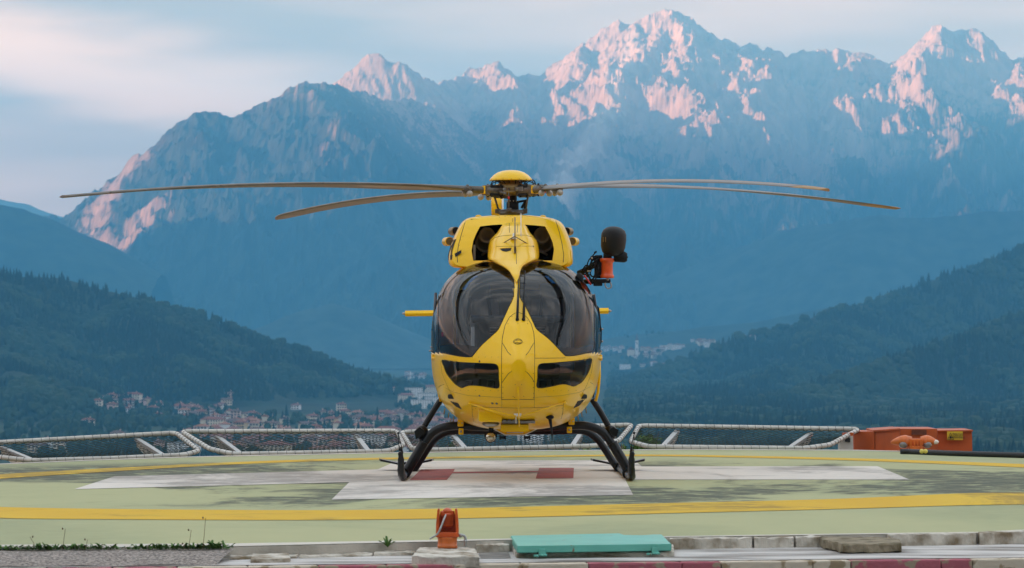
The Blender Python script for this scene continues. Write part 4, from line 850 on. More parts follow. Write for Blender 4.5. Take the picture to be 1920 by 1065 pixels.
# shrubs growing below the far edge, their tops seen through the nets
M_shrub = mat('shrub_leaves', (.06, .14, .025), .7, col2=(.12, .22, .04), nscale=3, spec=.2)
M_stem = mat('shrub_stem', (.09, .06, .035), .9)
def shrub(label, px, py, d, wpx, hpx, n):
    o = W(px, py + hpx, d); r = wpx / F * d; h = hpx / F * d; o.z -= 1.4
    root = empty('shrub', o, label, 'shrub', 'shrubs below the far edge of the pad')
    part('stem', M_stem, root, *[(tube_bm, [Vector((0, 0, -.8)), Vector((random.uniform(-r, r) * .3, random.uniform(-.2, .2), .9)), Vector((random.uniform(-r, r) * .7, random.uniform(-.2, .2), 1.4 + h * random.uniform(.4, .9)))], [.02, .013, .004], 5) for _ in range(6)])
    b = bmesh.new()
    for _ in range(n):
        t_ = random.random() ** .6; q = Vector((random.gauss(0, r * .42) * (1.25 - t_ * .8), random.gauss(0, .25), 1.25 + t_ * h * 1.02 + random.gauss(0, .02)))
        a = random.uniform(0, 6.28); leaf(b, q, Vector((math.cos(a), math.sin(a), random.uniform(-.3, .5))).normalized(), Vector((0, 0, 1)), random.uniform(.06, .12), random.uniform(.010, .02))
    me = bpy.data.meshes.new('foliage'); b.to_mesh(me); f = link('foliage', me, M_shrub, root); tag(f, kind='stuff')
shrub('bright green shrub behind the net just right of the landing skid', 1212, 806, 56.5, 36, 34, 620)
shrub('low green shrub top behind the net left of centre under the helicopter', 855, 822, 56.5, 22, 20, 180)
shrub('small green shrub top under the helicopter right of its searchlight', 1046, 823, 56.5, 16, 16, 120)
shrub('thin green shrub top beside the right landing skid', 1098, 826, 56.5, 10, 12, 60)
shrub('green shrub top in the gap between two nets right of the skid', 1165, 828, 56.5, 8, 12, 60)
# ---------------------------------------------------------------- the rescue helicopter
YAW = .0156; NOSE_Y = -.8
heli = empty('helicopter', (.07, NOSE_Y, 0), 'yellow rescue helicopter on black skids parked nose on at the centre of the pad', 'helicopter', rz=YAW)
HM = Matrix.Translation((.07, NOSE_Y, 0)) @ Matrix.Rotation(YAW, 4, 'Z'); HI = HM.inverted(); CAMP = Vector((0, CY, EYE))
def H(px, py, ly): return HI @ W(px, py, NOSE_Y - CY + ly)          # place on the aircraft, ly metres behind its nose
def to_px(p):
    q = HM @ Vector(p); d = q.y - CY; return 960 + q.x / d * F, HZ - (q.z - EYE) / d * F
M_y = mat('yellow_aircraft_paint', (.90, .54, .0), .38, coat=.5, spec=.2, col2=(.86, .50, .0), nscale=2.5, lo=.3, hi=.7, bump=.02, bscale=3)
M_k = mat('black_gloss_paint', (.010, .010, .012), .35, coat=.2)
M_mk = mat('matt_black', (.009, .009, .010), .6, spec=.25)
M_seam = mat('dark_panel_gap', (.05, .035, .01), .7)
M_steel = mat('bare_steel', (.42, .41, .39), .35, metal=.85, noise=.3, nscale=30)
M_tit = mat('dull_rotor_metal', (.16, .145, .125), .45, metal=.6, noise=.4, nscale=25)
M_brz = mat('bronze_hub_metal', (.33, .24, .11), .4, metal=.7, noise=.45, nscale=18)
M_grey = mat('grey_blade_paint', (.13, .125, .115), .45, noise=.2, nscale=2, stretch=(.3, 3, 3), coat=.1)
M_edge = mat('worn_erosion_strip', (.20, .19, .175), .45, metal=.3, noise=.25, nscale=5)
M_tan = mat('tan_blade_tip', (.34, .19, .06), .5, noise=.2, nscale=9)
M_cab = mat('cabin_grey_trim', (.22, .22, .22), .8)
M_cabd = mat('cabin_dark_trim', (.025, .027, .03), .8)
M_seat = mat('grey_seat_cover', (.40, .39, .38), .9, bump=.3)
M_belt = mat('seat_belt', (.05, .055, .07), .8)
M_duct = mat('grey_intake_ring', (.42, .39, .33), .5)
M_orh = mat('orange_drum_paint', (.80, .105, .02), .4, coat=.3, noise=.15, nscale=20)
M_dome = mat('matt_black_hoist_housing', (.012, .012, .012), .5, spec=.3)
M_wht = mat('white_paint', (.75, .75, .72), .5)
M_redp = mat('red_paint', (.5, .02, .02), .4)
def glass_mat(name, tint, refl=1.0, top=None):
    m = bpy.data.materials.new(name); m.use_nodes = True; t = m.node_tree; t.nodes.clear(); l = t.links.new
    o = N(t, 'ShaderNodeOutputMaterial'); tr = N(t, 'ShaderNodeBsdfTransparent'); tr.inputs[0].default_value = (*tint, 1); gl = N(t, 'ShaderNodeBsdfGlossy'); gl.inputs['Roughness'].default_value = .015
    fr = N(t, 'ShaderNodeFresnel'); fr.inputs[0].default_value = 1.5; mu = N(t, 'ShaderNodeMath', operation='MULTIPLY_ADD'); mu.inputs[1].default_value = 1.0 * refl; mu.inputs[2].default_value = .0; mu.use_clamp = True
    l(fr.outputs[0], mu.inputs[0]); mx_ = N(t, 'ShaderNodeMixShader'); l(mu.outputs[0], mx_.inputs[0]); l(tr.outputs[0], mx_.inputs[1]); l(gl.outputs[0], mx_.inputs[2])
    g = N(t, 'ShaderNodeNewGeometry'); n = N(t, 'ShaderNodeTexNoise'); n.inputs['Scale'].default_value = 3.2; n.inputs['Detail'].default_value = 1; l(g.outputs['Position'], n.inputs['Vector']); bp = N(t, 'ShaderNodeBump'); bp.inputs['Strength'].default_value = .06; bp.inputs['Distance'].default_value = .003; l(n.outputs[0], bp.inputs['Height']); l(bp.outputs[0], gl.inputs['Normal'])
    if top:      # dark blue put into the upper tint, imitating the dim zenith's reflection
        sp = N(t, 'ShaderNodeSeparateXYZ'); l(g.outputs['Position'], sp.inputs[0]); r = N(t, 'ShaderNodeMapRange', interpolation_type='SMOOTHSTEP'); r.inputs['From Min'].default_value = 1.72; r.inputs['From Max'].default_value = 2.2; l(sp.outputs['Z'], r.inputs[0])
        x = N(t, 'ShaderNodeMix', data_type='RGBA'); l(r.outputs[0], x.inputs[0]); x.inputs[6].default_value = (*tint, 1); x.inputs[7].default_value = (*top, 1); l(x.outputs[2], tr.inputs[0])
    l(mx_.outputs[0], o.inputs[0]); return m
M_glass = glass_mat('tinted_windshield', (.72, .74, .76), .72, (.10, .19, .32)); M_glass2 = glass_mat('dark_lower_glass', (.36, .36, .34), .8)
# --- the hull, lofted from real cross-sections
KT = np.array([0, .012, .04, .10, .20, .32, .5, .75, 1.05, 1.4, 1.8, 2.2, 3.0, 4.2, 5.2])
ZT = np.array([1.32, 1.37, 1.43, 1.53, 1.665, 1.77, 1.90, 2.05, 2.19, 2.31, 2.395, 2.43, 2.45, 2.45, 2.42])
ZB = np.array([1.10, 1.03, .96, .88, .80, .735, .665, .605, .57, .545, .535, .53, .53, .56, .75])
HWd = np.array([.08, .17, .265, .385, .505, .60, .705, .80, .87, .915, .935, .935, .93, .90, .70])
ZM = np.array([1.22, 1.22, 1.22, 1.23, 1.25, 1.28, 1.32, 1.37, 1.42, 1.45, 1.47, 1.47, 1.47, 1.5, 1.6])
NN = np.array([2.0, 2.05, 2.1, 2.15, 2.25, 2.32, 2.42, 2.55, 2.65, 2.75, 2.8, 2.8, 2.8, 2.7, 2.5])
def pch(x, xp, fp):        # monotone cubic through the stations
    h = np.diff(xp); dl = np.diff(fp) / h; m = np.zeros_like(fp); m[0], m[-1] = dl[0], dl[-1]
    for i in range(1, len(fp) - 1):
        m[i] = 0 if dl[i - 1] * dl[i] <= 0 else (h[i - 1] + h[i]) * 3 / ((2 * h[i] + h[i - 1]) / dl[i - 1] + (h[i] + 2 * h[i - 1]) / dl[i])
    k = np.clip(np.searchsorted(xp, x) - 1, 0, len(h) - 1); t_ = (x - xp[k]) / h[k]
    return (fp[k] * (1 + 2 * t_) * (1 - t_) ** 2 + m[k] * h[k] * t_ * (1 - t_) ** 2 + fp[k + 1] * t_ * t_ * (3 - 2 * t_) + m[k + 1] * h[k] * t_ * t_ * (t_ - 1))
def hull(ly, th):
    s_ = np.sqrt(ly); kt = np.sqrt(KT)
    zt, zb, hw, zm, n = (pch(s_, kt, A) for A in (ZT, ZB, HWd, ZM, NN))
    c, s2 = np.cos(th), np.sin(th); e = 2 / n
    x = hw * np.sign(c) * np.abs(c) ** e; up = s2 > 0
    z = zm + np.where(up, zt - zm, zm - zb) * np.sign(s2) * np.abs(s2) ** e
    y = ly - .15 * np.exp(-(x / .15) ** 2 - ((z - 1.24) / .22) ** 2) - .015 * np.exp(-(x / .05) ** 2) * (z > 1.5)
    return x, y, z
nr, nc_ = 270, 480
s = np.linspace(0, 1, nr); lys = 5.2 * (s ** 2 * .6 + s ** 4 * .4); th = np.linspace(0, 2 * np.pi, nc_ + 1)[:-1]; LYg, THg = np.meshgrid(lys, th, indexing='ij')
X, Y, Z = hull(LYg, THg); VH = np.stack([X, Y, Z], -1).reshape(-1, 3)
ii = np.arange(nr * nc_).reshape(nr, nc_); QH = np.stack([ii[:-1, :], ii[1:, :], np.roll(ii, -1, 1)[1:, :], np.roll(ii, -1, 1)[:-1, :]], -1).reshape(-1, 4)
cen = len(VH); VH = np.vstack([VH, [[0, VH[:nc_, 1].mean() - .002, 1.21]]])
nose_t = np.stack([np.full(nc_, cen), ii[0], np.roll(ii[0], -1), np.roll(ii[0], -1)], -1)
fc = VH[QH].mean(1); q_ = fc @ np.array(HM.to_3x3()).T + np.array(HM.translation); dd = q_[:, 1] - CY
PX, PY = 960 + q_[:, 0] / dd * F, HZ - (q_[:, 2] - EYE) / dd * F
def inside(poly, x, y):
    r = np.zeros(x.shape, bool); n = len(poly)
    for i in range(n):
        (x0, y0), (x1, y1) = poly[i - 1], poly[i]
        with np.errstate(divide='ignore', invalid='ignore'): r ^= ((y0 > y) != (y1 > y)) & (x < (x1 - x0) * (y - y0) / (y1 - y0) + x0)
    return r
def sm(poly, n=5): return [(p.x, p.y) for p in [Vector((a[0], a[1])) for a in spline([(x, y, 0) for x, y in poly], n, True)]]
wl_ = [(908, 490.7), (932, 494), (951, 500), (961, 508), (963, 530), (962.8, 552), (960, 563), (955, 573), (945, 595), (936, 614), (929, 623), (902, 648), (887, 666), (880, 669), (860, 667.5), (835, 662.5), (823.5, 658), (822, 640), (821.5, 600), (822, 563), (828, 530), (840, 511), (858, 499), (883, 492)]
wr_ = [(976, 507), (990, 497), (1009, 490), (1030, 488.5), (1047, 489.7), (1074, 499), (1092, 514), (1107, 540), (1113, 569), (1114.5, 602), (1114, 635), (1113, 656), (1100, 661.5), (1080, 666), (1063, 667), (1056, 663), (1031, 637), (1012, 622), (1005, 615), (999, 602), (985, 573), (978, 563), (975, 553), (975, 530)]
ll_ = [(829, 675.5), (850, 678), (867, 679.7), (904, 681.2), (925, 682), (932, 685), (934.5, 692), (935, 710), (935, 727), (918, 726), (900, 723.3), (883, 722.3), (874, 724), (866, 727), (858, 723), (850, 716.5), (838, 701), (832, 686)]
lr_ = [(1109, 672.5), (1095, 675), (1061, 678.5), (1030, 681), (1015, 682), (1009.5, 686), (1008.2, 693), (1008, 710), (1008, 727), (1035, 724), (1048, 721), (1059, 720), (1068, 722), (1076, 724), (1084, 720.5), (1093, 714), (1104, 696), (1108, 683)]
WL, WR, LL, LR_ = sm(wl_), sm(wr_), sm(ll_, 3), sm(lr_, 3)
front = fc[:, 1] < 2.05
cls = np.zeros(len(QH), int)
cls[inside(WL, PX, PY) & front] = 1; cls[inside(WR, PX, PY) & front] = 2; cls[inside(LL, PX, PY) & front] = 3; cls[inside(LR_, PX, PY) & front] = 4
side = (cls == 0) & (fc[:, 2] > 1.385) & (fc[:, 2] < 2.26) & (np.abs(fc[:, 0]) > .70)
side_gl = side & (fc[:, 1] < 2.0); cls[side_gl & (fc[:, 0] < 0)] = 5; cls[side_gl & (fc[:, 0] > 0)] = 6
side2 = (fc[:, 2] > 1.5) & (fc[:, 2] < 2.15) & (np.abs(fc[:, 0]) > .70) & (fc[:, 1] > 2.15) & (fc[:, 1] < 3.5)
cls[side2 & (fc[:, 0] < 0)] = 7; cls[side2 & (fc[:, 0] > 0)] = 8
vl_ = [(843, 752), (859, 755.5), (866, 768), (856, 763)]; vr_ = [(1097, 748.5), (1083, 752), (1074.5, 766), (1086, 761)]
cls[(inside(vl_, PX, PY) | inside(vr_, PX, PY)) & front] = 9
def sub(name, k, m, parent, extra=None, off=0.0):
    Q = QH[cls == k]
    if extra is not None: Q3 = extra; Qa = np.vstack([Q, Q3])
    else: Qa = Q
    u, inv = np.unique(Qa, return_inverse=True); V = VH[u].copy(); Qn = inv.reshape(Qa.shape)
    me = bpy.data.meshes.new(name); me.from_pydata(V.tolist(), [], [[a for i, a in enumerate(f) if a not in f[:i]] for f in Qn.tolist()])
    me.polygons.foreach_set('use_smooth', [True] * len(me.polygons)); me.update()
    return link(name, me, m, parent)
fus = sub('fuselage', 0, M_y, heli, nose_t)
md = fus.modifiers.new('wall', 'SOLIDIFY'); md.thickness = .012; md.offset = -1
for k, nm, m_ in ((1, 'windshield', M_glass), (2, 'windshield', M_glass), (3, 'lower_window', M_glass2), (4, 'lower_window', M_glass2), (5, 'door_window', M_glass), (6, 'door_window', M_glass), (7, 'cabin_window', M_glass2), (8, 'cabin_window', M_glass2), (9, 'vent_opening', M_mk)):
    sub(nm, k, m_, heli)
BV = BVHTree.FromPolygons(VH.tolist(), QH.tolist() + [list(t_[:3]) for t_ in nose_t.tolist()])
cam_l = HI @ CAMP
def on(px, py, out=.002, bv=None, miss=True):
    t_ = H(px, py, 1.0); d = (t_ - cam_l).normalized(); h = (bv or BV).ray_cast(cam_l, d)
    if h[0] is not None: return h[0] + h[1] * (out if h[1].dot(d) < 0 else -out)
    return (bv or BV).find_nearest(H(px, py, 1.7))[0] if miss else None
def line_on(pts, out=.002, step=4, closed=False, bv=None):
    R = []; P = pts + ([pts[0]] if closed else [])
    for (x0, y0), (x1, y1) in zip(P, P[1:]):
        n = max(1, int(math.hypot(x1 - x0, y1 - y0) / step))
        for i in range(n): R.append(on(x0 + (x1 - x0) * i / n, y0 + (y1 - y0) * i / n, out, bv, False))
    R.append(on(*P[-1], out, bv, False)); return [r for r in R if r is not None]
def seam(name, pts, r=.0022, m=None, parent=None, out=.0005, closed=False, step=4, bv=None):
    L_ = line_on(pts, out, step, closed, bv)
    if len(L_) > 1: return part(name, m or M_seam, parent or heli, (tube_bm, L_, r, 6))
for pl_ in (WL, WR): seam('window_seal', pl_[::1], .0045, M_mk, closed=True)
for pl_ in (LL, LR_): seam('window_seal', pl_[::1], .0035, M_mk, closed=True)
# nose hatch, its hinge line, screws and emblem
hatch = [(940.5, 749), (940.5, 715), (940.5, 680), (940.8, 650), (942, 632), (947, 610), (955, 595), (964, 588), (971, 585.5), (979, 588), (988, 595), (996, 607), (1001, 625), (1002.6, 650), (1002.5, 680), (1002, 715), (1001.5, 749)]
hs_ = seam('nose_hatch_gap', hatch, .0028, closed=True)
seam('nose_strake', [(941, 642), (945, 648), (952, 660), (958, 666)], .0028); seam('nose_strake', [(1002, 642), (998, 648), (991, 660), (986, 666)], .0028)
seam('nose_strake', [(960, 695.5), (953, 701), (945, 712), (941, 718)], .0028); seam('nose_strake', [(985, 695.5), (991, 701), (998, 710), (1002, 717)], .0028)
seam('panel_gap', [(885, 757), (885.5, 775), (888, 790)]); seam('panel_gap', [(1056.5, 755), (1055, 775), (1052, 785)]); seam('panel_gap', [(886, 762), (930, 764), (971, 765), (1015, 764), (1056, 760)])
seam('panel_gap', [(1003, 671.5), (1030, 671.5), (1060, 671)]); seam('panel_gap', [(822, 726), (826, 723), (833, 720.5)]); seam('panel_gap', [(1107, 717), (1112, 720)])
seam('panel_gap', [(835, 727), (850, 735), (880, 742), (940, 745)], .0012); seam('panel_gap', [(1107, 725), (1085, 736), (1050, 742), (1002, 745)], .0012)
ring = [(971 + 8 * math.cos(a), 640.5 + 5 * math.sin(a)) for a in np.linspace(0, 2 * math.pi, 25)[:-1]]
em = seam('oval_emblem', ring, .0030, M_seam, step=1.5, closed=True, out=.001)
for pts in ([(964.5, 641), (967, 638), (970, 639.5), (973, 637.3), (977.5, 639.5)], [(965.5, 643.4), (969, 641.8), (973, 643), (976.6, 642)], [(968, 637.4), (971, 636.4)]): seam('emblem_stroke', pts, .0022, parent=em, step=1.5, out=.001)
def dots(name, pts, r=.006, m=None, parent=None, bv=None):
    P = [on(x, y, .001, bv, False) for x, y in pts]
    for p in P:
        if p is not None: part(name, m or M_seam, parent or heli, (ball_bm, p, r, (1, .4, 1), 8, 6))
dots('screw', [(951, 602), (952.5, 607), (971, 607), (989, 602), (989.5, 607), (960, 594), (982, 594), (943, 632), (943, 700), (943, 715), (943, 726), (943, 737), (943, 745), (1000, 700), (1000, 715), (1000, 726), (1000, 737), (1000, 745), (966, 721), (978, 721), (962, 743), (982, 743), (887, 768), (887, 780), (1054, 765), (1054, 776), (965, 745)], .0042)
dots('fixing_point', [(899.5, 677.5), (899.5, 741.5)], .011, M_tit); dots('probe_port', [(923.5, 755.5), (931.5, 756)], .014, M_tit)
dots('rivet', [(x, 669.5) for x in range(850, 936, 12)] + [(x, 733 + abs(x - 971) * -.012) for x in list(range(850, 936, 14)) + list(range(1010, 1096, 14))] + [(x, 770 - abs(x - 971) * .05) for x in list(range(892, 940, 12)) + list(range(1008, 1056, 12))], .0032)
for pts in ([(826, 676), (829, 700), (838, 722), (850, 745)], [(1112, 674), (1109, 698), (1101, 720), (1090, 742)], [(941, 749), (941, 764)], [(1002, 749), (1002, 764)]): seam('panel_gap', pts, .0014)
# --- wipers
def wiper(base, tip, j1, j2):
    w_ = part('wiper', M_mk, heli, (tube_bm, [on(*base, .022), on(base[0] + (tip[0] - base[0]) * .35, base[1] + (tip[1] - base[1]) * .35, .034), on(base[0] + (tip[0] - base[0]) * .62, base[1] + (tip[1] - base[1]) * .62, .034), on(*tip, .028)], [.014, .012, .007, .004], 8))
    part('spindle', M_mk, w_, (ball_bm, on(*base, .01), .020, (1, 1, 1.1), 10, 8)); return w_
w1 = wiper((970, 600), (972.6, 501), 0, 0); w2 = wiper((981.3, 600), (984.3, 512), 0, 0)
part('blade_link', M_mk, w2, *[(tube_bm, [on(974, y, .03), on(985, y + .5, .03)], .004, 6) for y in (513.5, 535.5)], (tube_bm, [on(984.5, 513, .03), on(983, 536, .03)], .006, 6))
# --- cockpit seen through the glass
def bx(c, s_, rot=None, bev=.02): return (box_bm, c, s_, rot, bev)
part('cabin_floor', M_cabd, heli, bx((0, 2.0, .92), (1.5, 2.6, .05)))
part('rear_bulkhead', M_cab, heli, bx((0, 3.2, 1.5), (1.3, .05, 1.2)))
part('cabin_ceiling', M_cabd, heli, bx((0, 2.55, 2.28), (1.1, 1.5, .04)))
ip = part('instrument_panel', M_cabd, heli, bx((0, .95, 1.42), (.92, .22, .62), Matrix.Rotation(math.radians(-12), 3, 'X'), .05), bx((0, .86, 1.755), (1.0, .34, .05), Matrix.Rotation(math.radians(6), 3, 'X'), .02), bx((0, 1.2, 1.15), (.34, .7, .45)))
part('louvre', M_cab, ip, *[bx((.0 + sx * .22, .80 + .011 * k, 1.66 - .03 * k), (.15, .02, .008), None, .002) for k in range(9) for sx in (-1, 1)])
part('glareshield_frame', M_cab, ip, (tube_bm, [(-.25, .72, 1.775), (.25, .72, 1.775), (.25, .78, 1.72), (-.25, .78, 1.72), (-.25, .72, 1.775)], .005, 6))
for sx in (-1, 1):
    st_ = part('seat', M_seat, heli, bx((sx * .40, 1.95, 1.22), (.46, .48, .14), None, .05), bx((sx * .40, 2.18, 1.62), (.44, .13, .74), Matrix.Rotation(math.radians(-9), 3, 'X'), .05))
    part('headrest', M_seat, st_, bx((sx * .40, 2.25, 2.06), (.25, .1, .2), None, .04)); part('seat_shell', M_cab, st_, bx((sx * .40, 2.28, 1.62), (.52, .05, .86), Matrix.Rotation(math.radians(-9), 3, 'X'), .02))
    part('seat_belt', M_belt, st_, (tube_bm, [(sx * .40 - .10, 2.10, 2.0), (sx * .40 - .13, 2.09, 1.72), (sx * .40 - .03, 2.0, 1.34)], .018, 6), (tube_bm, [(sx * .40 + .10, 2.10, 2.0), (sx * .40 + .13, 2.09, 1.72), (sx * .40 + .03, 2.0, 1.34)], .018, 6))
    part('control_stick', M_mk, heli, (tube_bm, [(sx * .40, 1.5, .95), (sx * .40, 1.52, 1.3), (sx * .38, 1.46, 1.48)], .013, 8), (ball_bm, (sx * .38, 1.46, 1.5), .03, (1, 1, 1.6)))
    part('pedal', M_mk, heli, bx((sx * .40 - .12, 1.05, 1.02), (.08, .03, .14), None, .01), bx((sx * .40 + .12, 1.05, 1.02), (.08, .03, .14), None, .01))
part('flight_bag', mat('white_paper_folder', (.55, .55, .54), .8), heli, bx((-.42, 1.05, 1.55), (.16, .03, .26), Matrix.Rotation(math.radians(-25), 3, 'X'), .01))
# door pillars: the black bands inside the windshields
def ribbon(name, A, B, m, inn=.02):
    PA, PB = line_on(A, -inn, 5), line_on(B, -inn, 5); n = min(len(PA), len(PB)); ia = [PA[int(i * (len(PA) - 1) / (n - 1))] for i in range(n)]; ib = [PB[int(i * (len(PB) - 1) / (n - 1))] for i in range(n)]
    b = bmesh.new(); va = [b.verts.new(p) for p in ia]; vb = [b.verts.new(p) for p in ib]; 
    for i in range(n - 1): b.faces.new((va[i], vb[i], vb[i + 1], va[i + 1]))
    bmesh.ops.recalc_face_normals(b, faces=b.faces)
    me = bpy.data.meshes.new(name); b.to_mesh(me); o = link(name, me, m, heli); md = o.modifiers.new('t', 'SOLIDIFY'); md.thickness = .02; return o
ribbon('door_pillar', [(914, 492.5), (885, 497), (863, 506), (850, 521), (844.5, 540), (844, 560), (848, 586), (856, 610), (871, 637)], [(912, 495.5), (888, 500), (867, 510), (853.5, 525), (848.5, 542), (848, 560), (851.5, 586), (858.5, 608), (872.5, 636)], M_k)
ribbon('door_pillar', [(1001, 493), (1022, 497), (1043, 505), (1062, 520), (1070.5, 537), (1071.5, 557), (1068.5, 580), (1064, 600), (1053, 628)], [(1001, 496), (1020, 502.5), (1041, 514), (1055, 530), (1061, 548), (1062, 569), (1063.5, 585), (1060, 601), (1050, 627)], M_k)
ribbon('lower_frit', [(824, 648), (850, 645), (875, 646), (897, 651)], [(825, 660), (845, 664.5), (870, 668), (884, 668)], M_k, .004)
ribbon('lower_frit', [(1030, 637), (1050, 650), (1080, 652), (1113, 646)], [(1031, 638.5), (1060, 665.5), (1080, 665), (1112, 657)], M_k, .004)
# --- engine cowling with its two intakes
CL = 2.25
out_ = [(880, 409), (896, 406.5), (925, 404.3), (957, 403.2), (990, 404), (1020, 407), (1040, 411.5), (1053, 419), (1062, 435), (1070, 458), (1073, 478), (1070, 497), (1040, 503), (957, 505), (872, 503), (846, 498), (842, 482), (845, 466), (851, 447), (859, 430), (868, 416)]
op_l = [(900, 424.5), (920, 422), (941, 420.8), (948, 440), (948, 488), (915, 488.5), (887, 488.5), (884, 470), (887, 452), (892.7, 438)]
op_r = [(981, 420.8), (1003, 422.5), (1022, 424.5), (1030.5, 440), (1036.5, 455), (1039, 468), (1036, 488.5), (1010, 488.5), (974, 488), (974, 440)]
def lyz(py): return 2.05 + .5 * np.clip((500 - py) / 95, 0, 1) ** 1.3
cx_, cy_ = 957, 455
def cow_ring(scale, dly): return [H(cx_ + (x - cx_) * scale, cy_ + (y - cy_) * scale, lyz(y) + dly) for x, y in sm(out_, 4)]
b = bmesh.new(); rings = [[b.verts.new(p) for p in cow_ring(s_, d_)] for s_, d_ in ((.93, 0), (.975, .035), (1.0, .12), (1.01, .30))]
for k_, (d_, sc) in enumerate(((1.4, 1.0), (2.4, .93), (3.3, .72))): rings.append([b.verts.new(H(cx_ + (x - cx_) * sc, cy_ + (y - cy_) * sc + k_ * 4, 2.25 + d_)) for x, y in sm(out_, 4)])
n = len(rings[0])
for A, B in zip(rings, rings[1:]):
    for i in range(n): f = b.faces.new((A[i], A[(i + 1) % n], B[(i + 1) % n], B[i])); f.smooth = True
b.faces.new(rings[-1])
es = [b.edges.get((rings[0][i], rings[0][(i + 1) % n])) for i in range(n)]
for op in (op_l, op_r):
    vv = [b.verts.new(H(x, y, lyz(y))) for x, y in op]; es += [b.edges.new((vv[i], vv[(i + 1) % len(vv)])) for i in range(len(vv))]
    vi = [b.verts.new(H(cx_ + (x - cx_) * .99, y, lyz(y) + .16)) for x, y in op]
    for i in range(len(vv)): b.faces.new((vv[i], vv[(i + 1) % len(vv)], vi[(i + 1) % len(vv)], vi[i]))
r_ = bmesh.ops.triangle_fill(b, use_beauty=True, use_dissolve=False, edges=es)
bmesh.ops.recalc_face_normals(b, faces=b.faces)
me = bpy.data.meshes.new('engine_cowling'); b.to_mesh(me); cow = link('engine_cowling', me, M_y, heli)
b = bmesh.new(); b.from_mesh(me); BC = BVHTree.FromBMesh(b)
part('intake_cavity', M_mk, cow, (box_bm, H(957, 455, 3.0), (.98, .02, .46)), (box_bm, H(957, 491, 2.78), (.9, .45, .02)), (box_bm, H(957, 414, 2.76), (.9, .45, .02)))
for cx, sg_ in ((913, -1), (1016, 1)):
    for k, (r0, r1, cyy, dl) in enumerate(((15.5, 9.5, 441, 2.72), (20, 14, 454, 2.86))):
        c = H(cx + sg_ * k * 2, cyy, dl); k_ = 42.9 / F
        part('intake_duct', M_duct, cow, (lathe_bm, [(r0 * k_, .10), (r0 * k_, .0), (r0 * k_ * .93, -.015), (r1 * k_ * 1.05, .0), (r1 * k_, .05), (.001, .10)], Matrix.Translation(c) @ Matrix.Rotation(math.radians(-90), 4, 'X')))
    part('intake_pipe', M_tit, cow, (tube_bm, [H(cx - sg_ * 14, 484, 2.6), H(cx - sg_ * 6, 470, 2.65), H(cx + sg_ * 10, 478, 2.6)], .014, 8))
part('grey_plate', M_cab, cow, (box_bm, H(889.5, 473, 2.32), (.025, .02, .17)))
for pts in ([(873, 414), (866, 436), (860, 458), (857, 478), (858, 492)], [(1042, 414), (1049, 436), (1054, 458), (1057, 478), (1056, 492)]): seam('panel_gap', pts, .003, parent=cow, bv=BC, out=.001)
seam('panel_gap', [(961.5, 404.5), (961.5, 416)], .0025, parent=cow, bv=BC)
dots('screw', [(937, 407.3), (947, 406.5), (958, 406), (979, 407), (868, 443), (864, 450), (861, 460)], .004, parent=cow, bv=BC)
for x, y, r_, a in ((855, 433, 8, -1), (843.5, 452.5, 8.3, -1), (1062, 433.5, 7.5, 1), (1072.5, 452.5, 8, 1)):   # the round air scoops on both flanks
    c = H(x, y, 3.0); sc_ = part('air_scoop', M_y if abs(y - 452.5) < 1 else M_brz, cow, (lathe_bm, [(r_ / 166, .16), (r_ / 164, .02), (r_ / 168, 0), (r_ / 190, .004), (r_ / 200, .10), (.001, .11)], Matrix.Translation(c) @ Matrix.Rotation(math.radians(-90), 4, 'X') @ Matrix.Rotation(a * math.radians(16), 4, 'Y')))
    part('scoop_mouth', M_mk if y < 440 else M_brz, sc_, (lathe_bm, [(r_ / 200, .004), (.001, .006)], Matrix.Translation(c) @ Matrix.Rotation(math.radians(-90), 4, 'X')))
for x, y in ((897, 406.5), (1018, 407)): part('lifting_eye', M_y, cow, (ball_bm, H(x, y - .5, 2.9), .03, (1.2, 1, .7), 12, 8))
# lettering on the left flank of the cowling, seen at a grazing angle
def flank(name, body, size, ly, py, m, out=.004):
    cu = bpy.data.curves.new(name, 'FONT'); cu.body = body; cu.size = size; cu.align_y = 'CENTER'; tmp = bpy.data.objects.new(name, cu); C.objects.link(tmp); bpy.context.view_layer.update()
    me = bpy.data.meshes.new_from_object(tmp.evaluated_get(bpy.context.evaluated_depsgraph_get())); bpy.data.objects.remove(tmp)
    b = bmesh.new(); b.from_mesh(me); bmesh.ops.subdivide_edges(b, edges=b.edges[:], cuts=2); zc = H(850, py, ly).z
    for v_ in b.verts:
        # letters run aft along the left flank, their tops leaning in with the cowling
        p = Vector((-2, ly + (size * 1.6 - v_.co.x) * 1.0, zc + v_.co.y)); h = BC.ray_cast(p, Vector((1, 0, 0)))
        v_.co = (h[0] + h[1] * out * (1 if h[1].x < 0 else -1)) if h[0] is not None else Vector((-.6, p.y, p.z))
    me2 = bpy.data.meshes.new(name); b.to_mesh(me2); return link(name, me2, m, cow)
flank('flank_lettering', 'REMEN', .34, 2.62, 472, M_mk); flank('flank_lettering', 'EMS', .12, 2.52, 444, mat('blue_lettering', (.03, .06, .25), .5))
